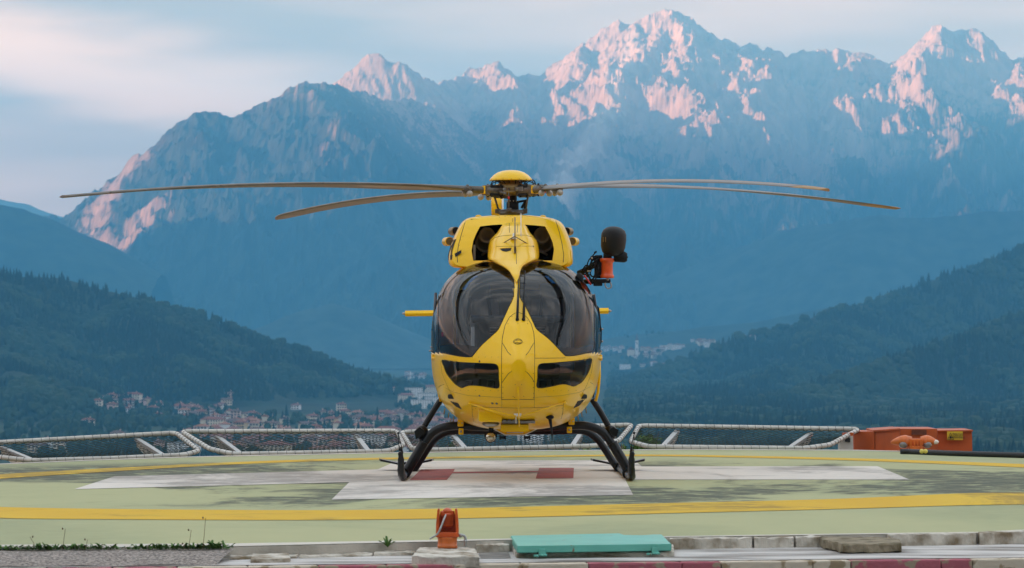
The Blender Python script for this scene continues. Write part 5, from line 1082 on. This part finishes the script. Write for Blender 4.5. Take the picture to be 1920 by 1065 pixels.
# --- centre fairing between the windshields
pod_o = [(954, 417), (946, 419.5), (940, 424), (932, 436), (924, 444), (918, 453), (915.3, 468), (915, 484), (921, 489.5), (932, 495), (945, 502), (955, 509), (960.5, 518), (968.5, 530), (974, 518), (975.5, 509), (981, 500), (992, 494), (1003, 489.5), (1010, 484), (1010.3, 468), (1007, 453), (1001, 444), (994, 436), (987, 424), (980, 419.5), (973, 417)]
def pod_z(x, y):     # distance aft of the nose for a point of the fairing, from outline (0) to spine (1)
    return 0
PO = sm(pod_o, 4); b = bmesh.new(); rings = []; pc = (964.5, 466)
def mid(y): return float(np.interp(y, [417, 440, 470, 490, 510, 530], [964, 964.5, 964, 964, 966.5, 968.5]))
def ly_edge(y): return float(np.interp(y, [415, 425, 440, 470, 488, 497, 510, 530], [2.42, 2.33, 2.25, 2.12, 1.75, 1.42, 1.12, .93]))
def ly_spine(y): return float(np.interp(y, [415, 425, 440, 455, 470, 488, 500, 515, 530], [2.34, 2.1, 1.86, 1.70, 1.57, 1.36, 1.19, 1.0, .90]))
nk = 14
for k in range(nk + 1):
    s_ = k / nk; R = []
    for x, y in PO:
        cyy = 462 + (y - 462) * .35; xx = mid(y) + (x - mid(y)) * (1 - s_); yy = y + (cyy - y) * s_ * .0
        prof = math.sqrt(max(0, 1 - (1 - s_) ** 2.4)); R.append(b.verts.new(H(xx, yy, ly_edge(y) + (ly_spine(y) - ly_edge(y)) * prof)))
    rings.append(R)
n = len(PO)
back = [b.verts.new(H(x, y, ly_edge(y) + .35)) for x, y in PO]
for A, B in zip([back] + rings, rings):
    for i in range(n): f = b.faces.new((A[i], A[(i + 1) % n], B[(i + 1) % n], B[i])); f.smooth = True
bmesh.ops.remove_doubles(b, verts=b.verts, dist=.0012); bmesh.ops.recalc_face_normals(b, faces=b.faces)
me = bpy.data.meshes.new('roof_fairing'); b.to_mesh(me); pod = link('roof_fairing', me, M_y, heli); b.free(); b = bmesh.new(); b.from_mesh(me); BP = BVHTree.FromBMesh(b)
sp_ = seam('panel_gap', [(919, 453), (928, 445.5), (940, 442.5), (958, 440.8), (985, 441), (1000, 445), (1007, 452)], .0025, parent=pod, bv=BP)
seam('panel_gap', [(955, 418.5), (955.5, 436)], .0025, parent=pod, bv=BP); seam('panel_gap', [(971, 420), (969.5, 436)], .0025, parent=pod, bv=BP); seam('panel_gap', [(931, 462), (999, 461.5)], .002, parent=pod, bv=BP); seam('panel_gap', [(967.5, 463), (968.5, 495)], .0025, parent=pod, bv=BP)
scp = line_on([(937.5, 466.5), (942, 465.8), (950, 465.3), (959, 465)], .003, 2, False, BP); scb = line_on([(937.5, 466.5), (941, 470.5), (949, 472.2), (957.5, 470)], .003, 2, False, BP)
b = bmesh.new(); n = min(len(scp), len(scb)); va = [b.verts.new(scp[int(i * (len(scp) - 1) / (n - 1))]) for i in range(n)]; vb = [b.verts.new(scb[int(i * (len(scb) - 1) / (n - 1))]) for i in range(n)]
for i in range(n - 1): b.faces.new((va[i], vb[i], vb[i + 1], va[i + 1]))
me = bpy.data.meshes.new('air_inlet'); b.to_mesh(me); ai = link('air_inlet', me, M_mk, pod); part('inlet_lip', M_y, ai, (tube_bm, scp, .006, 6)); 
wc = part('wire_cutter', M_brz, heli, (tube_bm, [H(965.6, 408, 1.95), H(965.6, 473, 1.5)], .0075, 8), (tube_bm, [H(965, 443, 1.62), H(931.5, 462.5, 1.82)], .006, 8), (tube_bm, [H(965, 443, 1.62), H(999, 462.5, 1.82)], .006, 8))
part('cutter_foot', M_brz, wc, (ball_bm, H(931.5, 462.5, 1.82), .014), (ball_bm, H(999, 462.5, 1.82), .014), (box_bm, H(965.6, 468, 1.52), (.022, .05, .07)))
part('beacon_base', M_wht, pod, (lathe_bm, [(.035, 0), (.032, .012), (.012, .02), (.009, .06), (.001, .065)], Matrix.Translation(H(963, 448, 1.75))))
part('whip_antenna', M_wht, heli, (tube_bm, [H(976.8, 400.5, 1.9), H(976.8, 462, 1.82)], .005, 8))
# --- rotor mast and controls
ML = 3.3
mast = part('rotor_mast', M_mk, heli, (lathe_bm, [(.07, -.06), (.07, .05), (.05, .06), (.05, .14), (.075, .15), (.078, .20), (.05, .205), (.05, .3)], Matrix.Translation(H(961, 388, ML))))
part('flange_bolt', M_steel, mast, *[(ball_bm, H(961, 377, ML) + Vector((math.cos(a) * .078, math.sin(a) * .078, 0)), .008, (1, 1, 1), 6, 4) for a in np.linspace(0, 6.28, 14)[:-1]])
sw = part('swashplate', M_tit, heli, (lathe_bm, [(.14, -.03), (.165, -.02), (.165, .012), (.12, .022), (.06, .03)], Matrix.Translation(H(958.5, 397, ML))), (box_bm, H(934, 396, ML - .05), (.07, .06, .05), None, .01), (box_bm, H(984, 396, ML - .05), (.06, .06, .05), None, .01), (box_bm, H(955, 393.5, ML - .17), (.05, .04, .045), None, .01), (box_bm, H(958.5, 400.5, ML), (.26, .3, .03), None, .01))
for a, c in (((926.5, 366), (934.5, 393)), ((990, 367), (986, 392))): part('pitch_rod', M_tit, heli, (tube_bm, [H(*a, ML - .1), H(*c, ML - .06)], [.012, .011], 8), (ball_bm, H(*c, ML - .06), .018), (ball_bm, H(*a, ML - .1), .018))
pr_ = part('pitch_rod', M_tit, heli, (tube_bm, [H(953.7, 352, ML - .16), H(954, 392, ML - .17)], .010, 8)); part('red_band', M_redp, pr_, (tube_bm, [H(953.8, 368, ML - .164), H(953.8, 373, ML - .165)], .0125, 8))
part('scissor_link', M_mk, heli, (tube_bm, [H(970, 379, ML), H(985, 376, ML - .05), H(978, 390, ML - .04)], [.014, .018, .014], 8), (box_bm, H(984, 384, ML - .05), (.03, .05, .09), None, .006))
# --- hub, four blades
hubz = H(957, 353, ML); hub = part('rotor_hub', M_brz, heli, (lathe_bm, [(.10, -.085), (.135, -.075), (.15, -.03), (.15, .04), (.12, .07), (.10, .09)], Matrix.Translation(hubz)), (lathe_bm, [(.16, -.06), (.175, -.055), (.175, -.035), (.16, -.03)], Matrix.Translation(hubz)))
cap = part('hub_cap', M_y, heli, (lathe_bm, [(.245, -.002), (.247, .004), (.232, .028), (.20, .062), (.155, .092), (.10, .111), (.05, .119), (.001, .121)], Matrix.Translation(H(958, 338.5, ML)), 40))
dots_ = part('cap_screw', M_seam, cap, *[(ball_bm, H(958, 337.2, ML) + Vector((math.cos(a) * .243, math.sin(a) * .243, 0)), .006, (1, 1, 1), 6, 4) for a in np.linspace(0, 6.28, 17)[:-1]])
part('cap_support', M_mk, hub, (lathe_bm, [(.06, 0), (.06, .1)], Matrix.Translation(H(957, 349, ML))), *[(tube_bm, [H(957, 346, ML) + Vector((math.cos(a) * .05, math.sin(a) * .05, 0)), H(957, 339, ML) + Vector((math.cos(a) * .19, math.sin(a) * .19, 0))], .008, 6) for a in np.linspace(.4, 6.7, 7)[:-1]])
def blade_frame(ang): a = math.radians(ang); e = Vector((math.sin(a), -math.cos(a), 0)); return e, Vector((-e.y, e.x, 0))   # span, leading direction (anticlockwise from above)
for ang, dz, seed in ((36, 0, 1), (122, .06, 2), (213, -.015, 3), (298, 0, 4)):
    e, le = blade_frame(ang); R0, R1 = .62, 5.5; Zr = lambda r: 3.215 + dz * min(1, r / 1.0) + .055 * r - .0149 * r * r
    c0 = Vector((0, ML, 0)); sec = [(0, 0), (.02, .5), (.12, .95), (.3, 1), (.6, .66), (1, .06), (1, -.06), (.6, -.34), (.3, -.52), (.12, -.6), (.02, -.35)]
    def ring_at(r):
        u = r / R1; ch = .30 if r > 1.25 else .12 + .18 * max(0, (r - .62) / .63) ** 1.1; sweep = 0.0
        if r > 5.05: q = (r - 5.05) / .45; ch *= (1 - .62 * q ** 2.2); sweep = -.10 * q ** 2
        tk = (.020 if r > 1.25 else .034 - .014 * (r - .62) / .63); pit = math.radians(12.5 - 13.0 * u)
        R = []
        for cfr, tfr in sec:
            along = (.28 - cfr) * ch + sweep; up = tk * tfr
            R.append(c0 + e * r + le * (along * math.cos(pit) - up * math.sin(pit)) + Vector((0, 0, Zr(r) + along * math.sin(pit) + up * math.cos(pit))))
        return R
    def blade_part(name, ra, rb, m, parent, n, idx=None, grow=0):
        b = bmesh.new(); prev = None; k = len(sec) if idx is None else len(idx)
        for r in np.linspace(ra, rb, n):
            P = ring_at(float(r)); cc = sum(P, Vector()) / len(P)
            if idx is not None: P = [P[i] + (P[i] - cc).normalized() * grow for i in idx]
            elif grow: P = [p + Vector((0, 0, grow if p.z > cc.z else -grow)) for p in P]
            cur = [b.verts.new(p) for p in P]
            if prev:
                for i in range(k if idx is None else k - 1): f = b.faces.new((prev[i], prev[(i + 1) % k], cur[(i + 1) % k], cur[i])); f.smooth = True
            elif idx is None: b.faces.new(cur)
            prev = cur
        if idx is None: b.faces.new(prev[::-1])
        bmesh.ops.recalc_face_normals(b, faces=b.faces); me = bpy.data.meshes.new(name); b.to_mesh(me); return link(name, me, m, parent)
    bl = blade_part('rotor_blade', R0, 5.02, M_grey, heli, 60); blade_part('blade_tip', 5.021, 5.5, M_tan if ang < 180 else M_edge, bl, 14)
    for q, (ra, rb) in enumerate(((1.3, 2.45), (2.47, 3.7), (3.72, 5.0))): blade_part('erosion_strip', ra, rb, M_edge if (q + seed) % 3 or ang > 180 else M_tan, bl, 16, [2, 1, 0, 10, 9], .0012)
    # root: cuff, damper housing, pendulum weights
    def at(r, s_=0, z=0): return c0 + e * r + le * s_ + Vector((0, 0, Zr(r) + z))
    rt = part('blade_root', M_tit, heli, (tube_bm, [at(.13), at(.32), at(.40), at(.66)], [.075, .07, .045, .034], 10), (box_bm, at(.34, 0, 0), (.10, .10, .12), Matrix.Rotation(math.radians(-(90 - ang)), 3, 'Z'), .015))
    rz_ = Matrix.Rotation(math.atan2(e.y, e.x), 3, 'Z')
    part('root_clamp', M_mk, rt, (box_bm, at(.25, .0, .045), (.16, .13, .03), rz_, .006), (box_bm, at(.25, .0, -.045), (.16, .13, .03), rz_, .006), *[(tube_bm, [at(r, s_, -.075), at(r, s_, .075)], .012, 6) for r in (.19, .31) for s_ in (-.045, .045)])
    part('pitch_horn', M_tit, rt, (tube_bm, [at(.22, .02, -.01), at(.20, .15, -.03)], [.03, .016], 8), (ball_bm, at(.20, .155, -.035), .024))
    part('yellow_band', M_y if seed in (1, 3, 4) else M_redp, rt, (box_bm, at(.40, 0, 0), (.018, .09, .09), rz_, .003))
    part('hydraulic_hose', M_mk, rt, (tube_bm, spline([tuple(at(.1, -.05, .08)), tuple(at(.16, -.08, .13)), tuple(at(.24, -.06, .11)), tuple(at(.28, -.03, .06))], 5), .006, 6), (tube_bm, spline([tuple(at(.12, .05, .07)), tuple(at(.2, .09, .12)), tuple(at(.29, .06, .09)), tuple(at(.33, .02, .05))], 5), .005, 6))
    part('link_plate', M_steel, rt, (box_bm, at(.20, -.07, .02), (.14, .012, .05), rz_, .004), (tube_bm, [at(.16, -.09, .02), at(.16, .09, .02)], .02, 8))
    pw = part('pendulum_weight', mat('pale_grey_weight', (.36, .34, .31), .4, metal=.2), rt, (ball_bm, at(.60, .055, -.055), .037), (ball_bm, at(.60, -.055, -.055), .037))
    pw2 = part('pendulum_arm', M_tit, rt, (tube_bm, [at(.60, -.075, .005), at(.60, .075, .005)], .022, 8), (tube_bm, [at(.60, .055, .0), at(.60, .055, -.05)], .010, 6), (tube_bm, [at(.60, -.055, 0), at(.60, -.055, -.05)], .010, 6), (ball_bm, at(.60, 0, .03), .022))
# --- tail boom, fin and stabiliser
def loft(name, secs, m, parent, n=24):
    b = bmesh.new(); prev = None
    for y, xc, zc, hw, hh in secs:
        cur = [b.verts.new((xc + hw * math.cos(a), y, zc + hh * math.sin(a))) for a in np.linspace(0, 2 * math.pi, n + 1)[:-1]]
        if prev:
            for i in range(n): f = b.faces.new((prev[i], prev[(i + 1) % n], cur[(i + 1) % n], cur[i])); f.smooth = True
        else: b.faces.new(cur[::-1])
        prev = cur
    b.faces.new(prev); me = bpy.data.meshes.new(name); b.to_mesh(me); return link(name, me, m, parent)
loft('rear_fuselage', [(5.18, 0, 1.62, .70, .82), (5.6, 0, 1.75, .55, .62), (6.1, 0, 1.85, .36, .42), (6.6, 0, 1.9, .24, .30)], M_y, heli)
loft('tail_boom', [(6.58, 0, 1.9, .245, .30), (8.0, 0, 1.92, .20, .24), (9.6, 0, 1.95, .15, .20), (10.3, 0, 1.95, .10, .5)], M_y, heli)
xl, xr = H(760, 588, 9.0), H(1140, 583, 9.0)
def wing(b, a, c, chord, th_):
    prof = [(-.5, 0), (-.42, .5), (-.2, .5), (.2, .4), (.5, .05), (.5, -.05), (.2, -.4), (-.2, -.5), (-.42, -.5)]
    A = [b.verts.new(a + Vector((0, x * chord, z * th_))) for x, z in prof]; B = [b.verts.new(c + Vector((0, x * chord, z * th_))) for x, z in prof]; n = len(prof)
    for i in range(n): b.faces.new((A[i], A[(i + 1) % n], B[(i + 1) % n], B[i]))
    b.faces.new(A[::-1]); b.faces.new(B)
sb = part('stabiliser', M_y, heli, (wing, xl, xr, .45, .075))
for q in (H(758, 588, 9.0), H(1142, 583, 9.0)): part('navigation_light', M_steel, sb, (ball_bm, q + Vector((0, -.12, 0)), .022, (1.3, 1.5, .8), 10, 8))
fin = part('tail_fin', M_y, heli, (tube_bm, [H(933, 402, 10.6), H(932, 372, 10.7), H(933.5, 352, 10.9)], [.083, .082, .06], 16))
part('fin_edge', M_wht, fin, (tube_bm, [H(942.5, 402, 10.55), H(942.5, 370, 10.6)], .012, 6))
part('fenestron_shroud', M_y, heli, (lathe_bm, [(.60, -.13), (.64, -.10), (.64, .10), (.60, .13), (.52, .10), (.50, 0), (.52, -.10), (.6, -.13)], Matrix.Translation((0, 10.6, 1.95)) @ Matrix.Rotation(math.radians(90), 4, 'Y'), 32))
# --- side details
def gl(*p, r=.01, m=M_mk, n=8): return (tube_bm, [H(*q) for q in p], r, n)
part('side_step_tube', M_y, heli, gl((811, 672, 1.25), (823, 671.5, 1.1), (839.5, 668.3, .75), r=.017)); part('side_step_tube', M_y, heli, gl((1127.5, 671, 1.25), (1114, 669.5, 1.1), (1100, 665.5, .8), r=.017))
for x, y in ((811, 667, ), (1126.5, 668)): part('tube_end', M_y, heli, (tube_bm, [H(x, y - 3, 1.25), H(x + (1 if x < 960 else 0), y + 8, 1.25)], .016, 10))
part('latch_hook', M_steel, heli, gl((806.5, 651, 1.6), (812, 649.5, 1.6), (814.5, 653, 1.6), r=.008), gl((804.5, 658.5, 1.6), (810, 656, 1.6), (815, 660, 1.6), r=.009), gl((820, 661, 1.2), (820.5, 670, 1.2), r=.014))
part('door_frame', M_k, heli, gl((817, 550, 1.75), (815.5, 580, 1.62), (814.5, 620, 1.58), (815, 650, 1.58), (818, 668, 1.5), r=.016)); part('door_frame', M_k, heli, gl((1113, 552, 1.5), (1117, 580, 1.55), (1119, 620, 1.55), (1118.5, 650, 1.55), (1116, 668, 1.5), r=.018))
part('side_rail', M_y, heli, gl((819.5, 676, 1.7), (820, 710, 1.7), (822, 735, 1.7), (826, 752, 1.75), r=.013)); part('side_rail', M_y, heli, gl((1123.5, 672, 1.7), (1124, 705, 1.7), (1121.5, 735, 1.7), (1117, 752, 1.7), r=.016))
part('door_seal', M_mk, heli, gl((1119, 672, 1.72), (1118, 705, 1.72), (1115, 730, 1.72), (1112, 746, 1.72), r=.008))
mh_ = part('door_hinge_arm', M_mk, heli, gl((1116, 573, 1.75), (1121, 578, 1.8), (1123.5, 600, 1.8), (1124, 622, 1.8), r=.017), gl((1117, 578, 1.75), (1117.5, 618, 1.75), r=.012), gl((1124, 600, 1.8), (1127.5, 620, 1.8), (1127, 640, 1.8), (1124, 655, 1.8), r=.006))
part('hinge_bolt', M_steel, mh_, *[(ball_bm, H(x, y, 1.78), .013, (1, 1, 1), 8, 6) for x, y in ((1116, 574), (1129, 617), (1129, 640), (1124, 624), (1127, 659))])
part('door_handle', M_mk, heli, gl((817, 576, 1.75), (817.5, 600, 1.7), (817, 612, 1.7), r=.013), gl((809.5, 618, 1.75), (817, 622, 1.7), r=.006))
part('tie_ring', M_steel, heli, (tube_bm, [H(1124 + 3 * math.cos(a), 660 + 6 * math.sin(a), 1.75) for a in np.linspace(0, 6.28, 13)], .004, 6))
part('red_tag', M_redp, heli, (box_bm, on(828, 627, -.01), (.02, .01, .05))); part('red_strap', M_redp, heli, gl((1095.5, 516, 2.0), (1102, 525, 2.0), (1108, 534, 1.98), r=.010))
part('door_mirror', M_mk, heli, (ball_bm, on(1091, 517, -.01), .075, (.6, .5, .85), 16, 10))
# --- rescue hoist
HL = 2.6
k_ = 43.2 / F
hd = part('hoist_housing', M_dome, heli, (lathe_bm, [(.001, -30 * k_), (14 * k_, -28 * k_), (20 * k_, -22 * k_), (23 * k_, -12 * k_), (24 * k_, 2 * k_), (23.4 * k_, 12 * k_), (20.5 * k_, 19 * k_), (15 * k_, 23.5 * k_), (8 * k_, 26 * k_), (.001, 26.8 * k_)], Matrix.Translation(H(1150.3, 451, HL)) @ Matrix.Rotation(math.radians(4), 4, 'Y') @ Matrix.Diagonal((1, 1.15, 1, 1)), 32))
part('housing_mark', M_tan, hd, *[(box_bm, H(x, 449, HL - .158 + .002 * i), (.006, .004, .055)) for i, x in enumerate((1131, 1135.5))])
part('hoist_neck', M_mk, heli, (tube_bm, [H(1139, 474, HL), H(1139, 485, HL)], [.045, .05], 16))
dr = part('hoist_drum', M_orh, heli, (lathe_bm, [(11.5 * k_, -19 * k_), (13 * k_, -18 * k_), (13 * k_, -14 * k_), (11.5 * k_, -12.5 * k_), (10.8 * k_, -10 * k_), (10.8 * k_, 9 * k_), (12 * k_, 11 * k_), (13.6 * k_, 12 * k_), (13.8 * k_, 17.5 * k_), (12 * k_, 18.5 * k_)], Matrix.Translation(H(1138.4, 502.5, HL)), 28))
part('hoist_motor', M_mk, heli, (tube_bm, [H(1150, 480, HL), H(1153, 479, HL), H(1154, 481, HL), H(1171, 482, HL), H(1176, 482, HL)], [.045, .05, .062, .062, .045], 16), (ball_bm, H(1166, 475, HL), .035), (tube_bm, [H(1170, 476, HL - .03), H(1177, 482, HL - .03), H(1172, 490, HL - .03)], .006, 6))
br = part('hoist_bracket', M_mk, heli, (box_bm, H(1122, 500, HL + .05), (.09, .12, .26), None, .015), (box_bm, H(1128, 527, HL), (.20, .12, .045), None, .01), (box_bm, H(1118, 484, HL + .05), (.13, .1, .05), None, .01), (tube_bm, [H(1085, 512, HL + .25), H(1122, 494, HL + .05)], .03, 8), (tube_bm, [H(1090, 528, HL + .25), H(1126, 528, HL + .05)], .028, 8), (box_bm, H(1121, 533, HL), (.10, .1, .04), None, .01))
part('cable_bundle', M_mk, br, *[(tube_bm, spline([tuple(H(1122 + random.uniform(-3, 4), 478 + random.uniform(0, 40), HL - .04)), tuple(H(1112 + random.uniform(-5, 3), 490 + random.uniform(-6, 40), HL - .06)), tuple(H(1102 + random.uniform(-5, 3), 505 + random.uniform(-8, 18), HL + .02)), tuple(H(1088, 507 + random.uniform(0, 14), HL + .12))], 5), random.uniform(.004, .009), 6) for _ in range(12)], (tube_bm, spline([tuple(H(1100, 500, HL)), tuple(H(1104, 488, HL - .04)), tuple(H(1111, 480, HL - .05)), tuple(H(1117, 473, HL - .05))], 5), .007, 6), (tube_bm, [H(1114, 474, HL - .05), H(1119, 471.5, HL - .05)], .011, 6))
part('steel_fitting', M_steel, br, (tube_bm, [H(1101, 508.5, HL - .1), H(1108, 508, HL - .1)], .009, 6), (ball_bm, H(1110, 484, HL - .08), .012))
hk = part('hoist_hook', M_steel, heli, (tube_bm, spline([tuple(H(x, y, HL - .05)) for x, y in ((1139, 521), (1138, 527), (1134.5, 532), (1136, 538), (1141, 541), (1146, 538), (1145, 531), (1141, 526), (1140, 523))], 4), .008, 8), (ball_bm, H(1139.5, 524, HL - .05), .018))
# --- belly equipment
cfy = on(919, 781).y; part('camera_fairing', M_y, heli, (box_bm, H(919, 778.5, cfy + .02), (44 / 172, .24, 25 / 172), None, .03)); lf = part('landing_lamp', M_tit, heli, (ball_bm, H(920, 794.5, cfy + .05), 16 / 172, (1, 1, .36), 20, 10))
part('lamp_glass', mat('lamp_lens', (.35, .33, .30), .1, coat=1), lf, (ball_bm, H(920, 795.5, cfy + .01), 12 / 172, (1, 1, .32), 20, 10))
sl_ = part('searchlight', M_mk, heli, (tube_bm, [H(921, 798, 1.2), H(921, 810, 1.2)], [.025, .03], 10), (ball_bm, H(920, 820, 1.2), 10.3 / 171, (1, 1, .98), 20, 14), (box_bm, H(909.5, 815, 1.2), (.015, .03, .06)), (box_bm, H(930.5, 815, 1.2), (.015, .03, .06)))
M_lens = mat('searchlight_lens', (.30, .26, .18), .15, metal=.7, coat=1, col2=(.75, .70, .58), nscale=30); part('lens', M_lens, sl_, (ball_bm, H(920, 820, 1.155), 9.0 / 171, (1, .5, .95), 20, 14))
part('belly_box', M_y, heli, (box_bm, H(965, 802, .62), (52 / 174, .2, 13 / 172), None, .006)); part('cargo_mount', M_cab, heli, (box_bm, H(972, 791, on(972, 789).y), (62 / 174, .12, .028), None, .004), *[(box_bm, H(946 + 9 * i, 789.5, on(972, 789).y - .06), (.028, .02, .03)) for i in range(4)])
part('belly_pan', M_y, heli, (prism_bm, [(H(x, y, 1.6).x, H(x, y, 1.6).z) for x, y in ((922, 800), (946, 815), (985, 815), (1012, 800))], 1.5, 3.2)); part('pan_edge', M_wht, heli, gl((925, 804, 1.48), (947, 815, 1.48), (984, 815, 1.48), (1009, 803, 1.48), r=.006), gl((950, 811, 1.49), (981, 811, 1.49), r=.005))
for x in (942.5, 988.5): part('cargo_hook', M_mk, heli, (box_bm, H(x, 820, 1.6), (.06, .04, .03)), (box_bm, H(x - 5, 820, 1.6), (.014, .03, .05)), (box_bm, H(x + 5, 820, 1.6), (.014, .03, .05)))
part('blade_antenna', M_mk, heli, (ball_bm, H(1031, 782, on(1031, 780).y), .045, (1, .8, .55), 14, 8), (tube_bm, [H(1031, 784, .55), H(1033.5, 800, .56), H(1035, 815, .58), H(1035, 829.5, .6)], [.02, .014, .008, .002], 8))
lc = part('lower_wire_cutter', M_y, heli, (tube_bm, [on(971.8, 732, .01), on(971.8, 740, .05), on(972.5, 765, .07), H(973.8, 799.5, .42)], .0085, 8)); part('cutter_brace', M_y, lc, (tube_bm, [on(881.5, 754.5, .012), on(925, 762, .06), on(968, 769.5, .07)], .009, 8), (tube_bm, [on(976, 769.5, .07), on(1015, 761, .05), on(1058, 753, .012)], .007, 8)); part('brace_fitting', M_y, lc, (ball_bm, on(881.5, 755, .01), .016), (ball_bm, on(1058, 753.5, .01), .016), (box_bm, on(971.5, 731, .01), (.02, .05, .09), None, .006)); part('white_bracket', M_wht, lc, (box_bm, on(970.5, 773, .03), (14 / 175, .02, .03)), (box_bm, on(967.5, 782, .03), (.012, .02, .08)))
for x, y in ((863.5, 791), (1071.5, 788)): 
    cp = part('gear_clamp', M_y, heli, (box_bm, H(x, y, 1.82), (.065, .12, .10), None, .01), (box_bm, H(x + (1 if x < 960 else -4), y + 18, 1.80), (.055, .1, .07), None, .01)); part('clamp_bolt', M_steel, cp, *[(ball_bm, H(x + q, y - 2 + w_, 1.74), .009, (1, 1, 1), 6, 4) for q in (-3, 3) for w_ in (-4, 4)], (ball_bm, H(x + (1 if x < 960 else -4), y + 18, 1.74), .014, (1, 1, 1), 6, 4))
for sg_, xs_ in ((-1, ((834, 772), (842, 779), (851, 786), (846, 790))), (1, ((1098, 770), (1090, 777), (1083, 784)))):
    part('drain_pipe', M_brz, heli, *[gl((x, y - 6, 1.9), (x + sg_ * 1.5, y + 5, 1.9), r=.006) for x, y in xs_])
# --- landing gear
M_gear = mat('black_gear_paint', (.007, .007, .008), .33, coat=.1, spec=.35)
def tubeH(name, pts, r, ly, m=M_gear, parent=None, n=14): return part(name, m, parent or heli, (tube_bm, spline([tuple(H(*(p + ((ly,) if len(p) == 2 else ())))) for p in pts], 5), r, n))
fx = [(756, 896), (765, 878), (780, 856), (794, 833), (808, 814), (828, 802), (858, 798), (900, 800), (960, 801), (1030, 800), (1078, 797.5), (1108, 800), (1132, 812), (1147, 832), (1160, 855), (1174, 877), (1182, 894)]
tubeH('cross_tube', fx, .047, 1.9)
ax_ = [(774, 884), (786, 866), (800, 844), (815, 824), (836, 811), (862, 808), (900, 808), (960, 808), (1030, 808), (1070, 807), (1098, 809), (1119, 822), (1134, 842), (1148, 864), (1163, 884)]
tubeH('cross_tube', ax_, .043, 3.9)
tubeH('gear_fairing', [(759, 890), (772, 868), (786, 845), (795, 829)], .056, 1.88); tubeH('gear_fairing', [(1181, 890), (1170, 868), (1157, 846), (1148, 830)], .056, 1.88)
tubeH('gear_strut', [(826, 750), (807, 780), (789, 811)], .034, 2.0); tubeH('gear_strut', [(1110, 748), (1129, 778), (1147, 811)], .034, 2.0)
part('strut_joint', M_gear, heli, (ball_bm, H(791, 811, 1.95), .075, (1, 1, 1.1)), (prism_bm, [(H(x, y, 1.95).x, H(x, y, 1.95).z) for x, y in ((777, 808), (787, 800), (795, 806), (789, 818), (780, 823))], 1.85, 2.1)); part('strut_joint', M_gear, heli, (ball_bm, H(1145, 811, 1.95), .075, (1, 1, 1.1)), (prism_bm, [(H(x, y, 1.95).x, H(x, y, 1.95).z) for x, y in ((1159, 806), (1149, 800), (1141, 806), (1147, 816), (1156, 818))], 1.85, 2.1))
for sg_, xt, xg in ((-1, 752, 755.5), (1, 1184, 1182.5)):
    g0 = H(xg, 896, 1.2); xs = g0.x
    sk = part('skid', M_gear, heli, (tube_bm, spline([(H(xt, 848, .78).x + .012 * sg_, .72, .33), (H(xt, 860, .8).x, .74, .27), (H(xt, 880, .8).x, .80, .13), (xs, .95, .058), (xs, 1.3, .048), (xs, 2.5, .048), (xs, 3.8, .048), (xs, 4.6, .048)], 5), [.016] * 2 + [.028] * 4 + [.036] * 4 + [.041] * 5 + [.045] * 30, 12))
    sk.data.update()
    tw_ = part('cable_deflector', M_mk, sk, (tube_bm, [H(xt - 3, 848, .78), H(xt - 5 if sg_ < 0 else xt + 5, 813, .78)], .0045, 6), (tube_bm, [H(xt + 4, 850, .8), H(xt - 5 if sg_ < 0 else xt + 5, 813, .78)], .0045, 6), (ball_bm, H(xt - 5 if sg_ < 0 else xt + 5, 812, .78), .014), (tube_bm, [H(xt, 850, .78), H(xt, 838, .78)], [.02, .012], 8))
    part('skid_shoe', M_tit, sk, (box_bm, (xs, 1.9, .006), (.07, .9, .012))); part('leg_clamp', M_gear, sk, (tube_bm, [Vector((xs, 1.75, .055)), Vector((xs, 2.05, .055))], .065, 14), (tube_bm, [Vector((xs, 3.75, .055)), Vector((xs, 4.05, .055))], .062, 14))
    c = Vector((xs, 4.3, .075)); b = bmesh.new()
    for q in (-1, 1):
        V_ = [b.verts.new(c + Vector(p)) for p in ((0, -.24, 0), (q * .30, -.16, .065), (q * .32, .14, .065), (0, .26, 0), (0, -.24, -.018), (q * .30, -.16, .040), (q * .32, .14, .040), (0, .26, -.018))]
        for f in BOXF: b.faces.new([V_[i] for i in f])
    bmesh.ops.recalc_face_normals(b, faces=b.faces)
    me = bpy.data.meshes.new('ground_plate'); b.to_mesh(me); link('ground_plate', me, M_gear, heli)
bpy.context.view_layer.update()
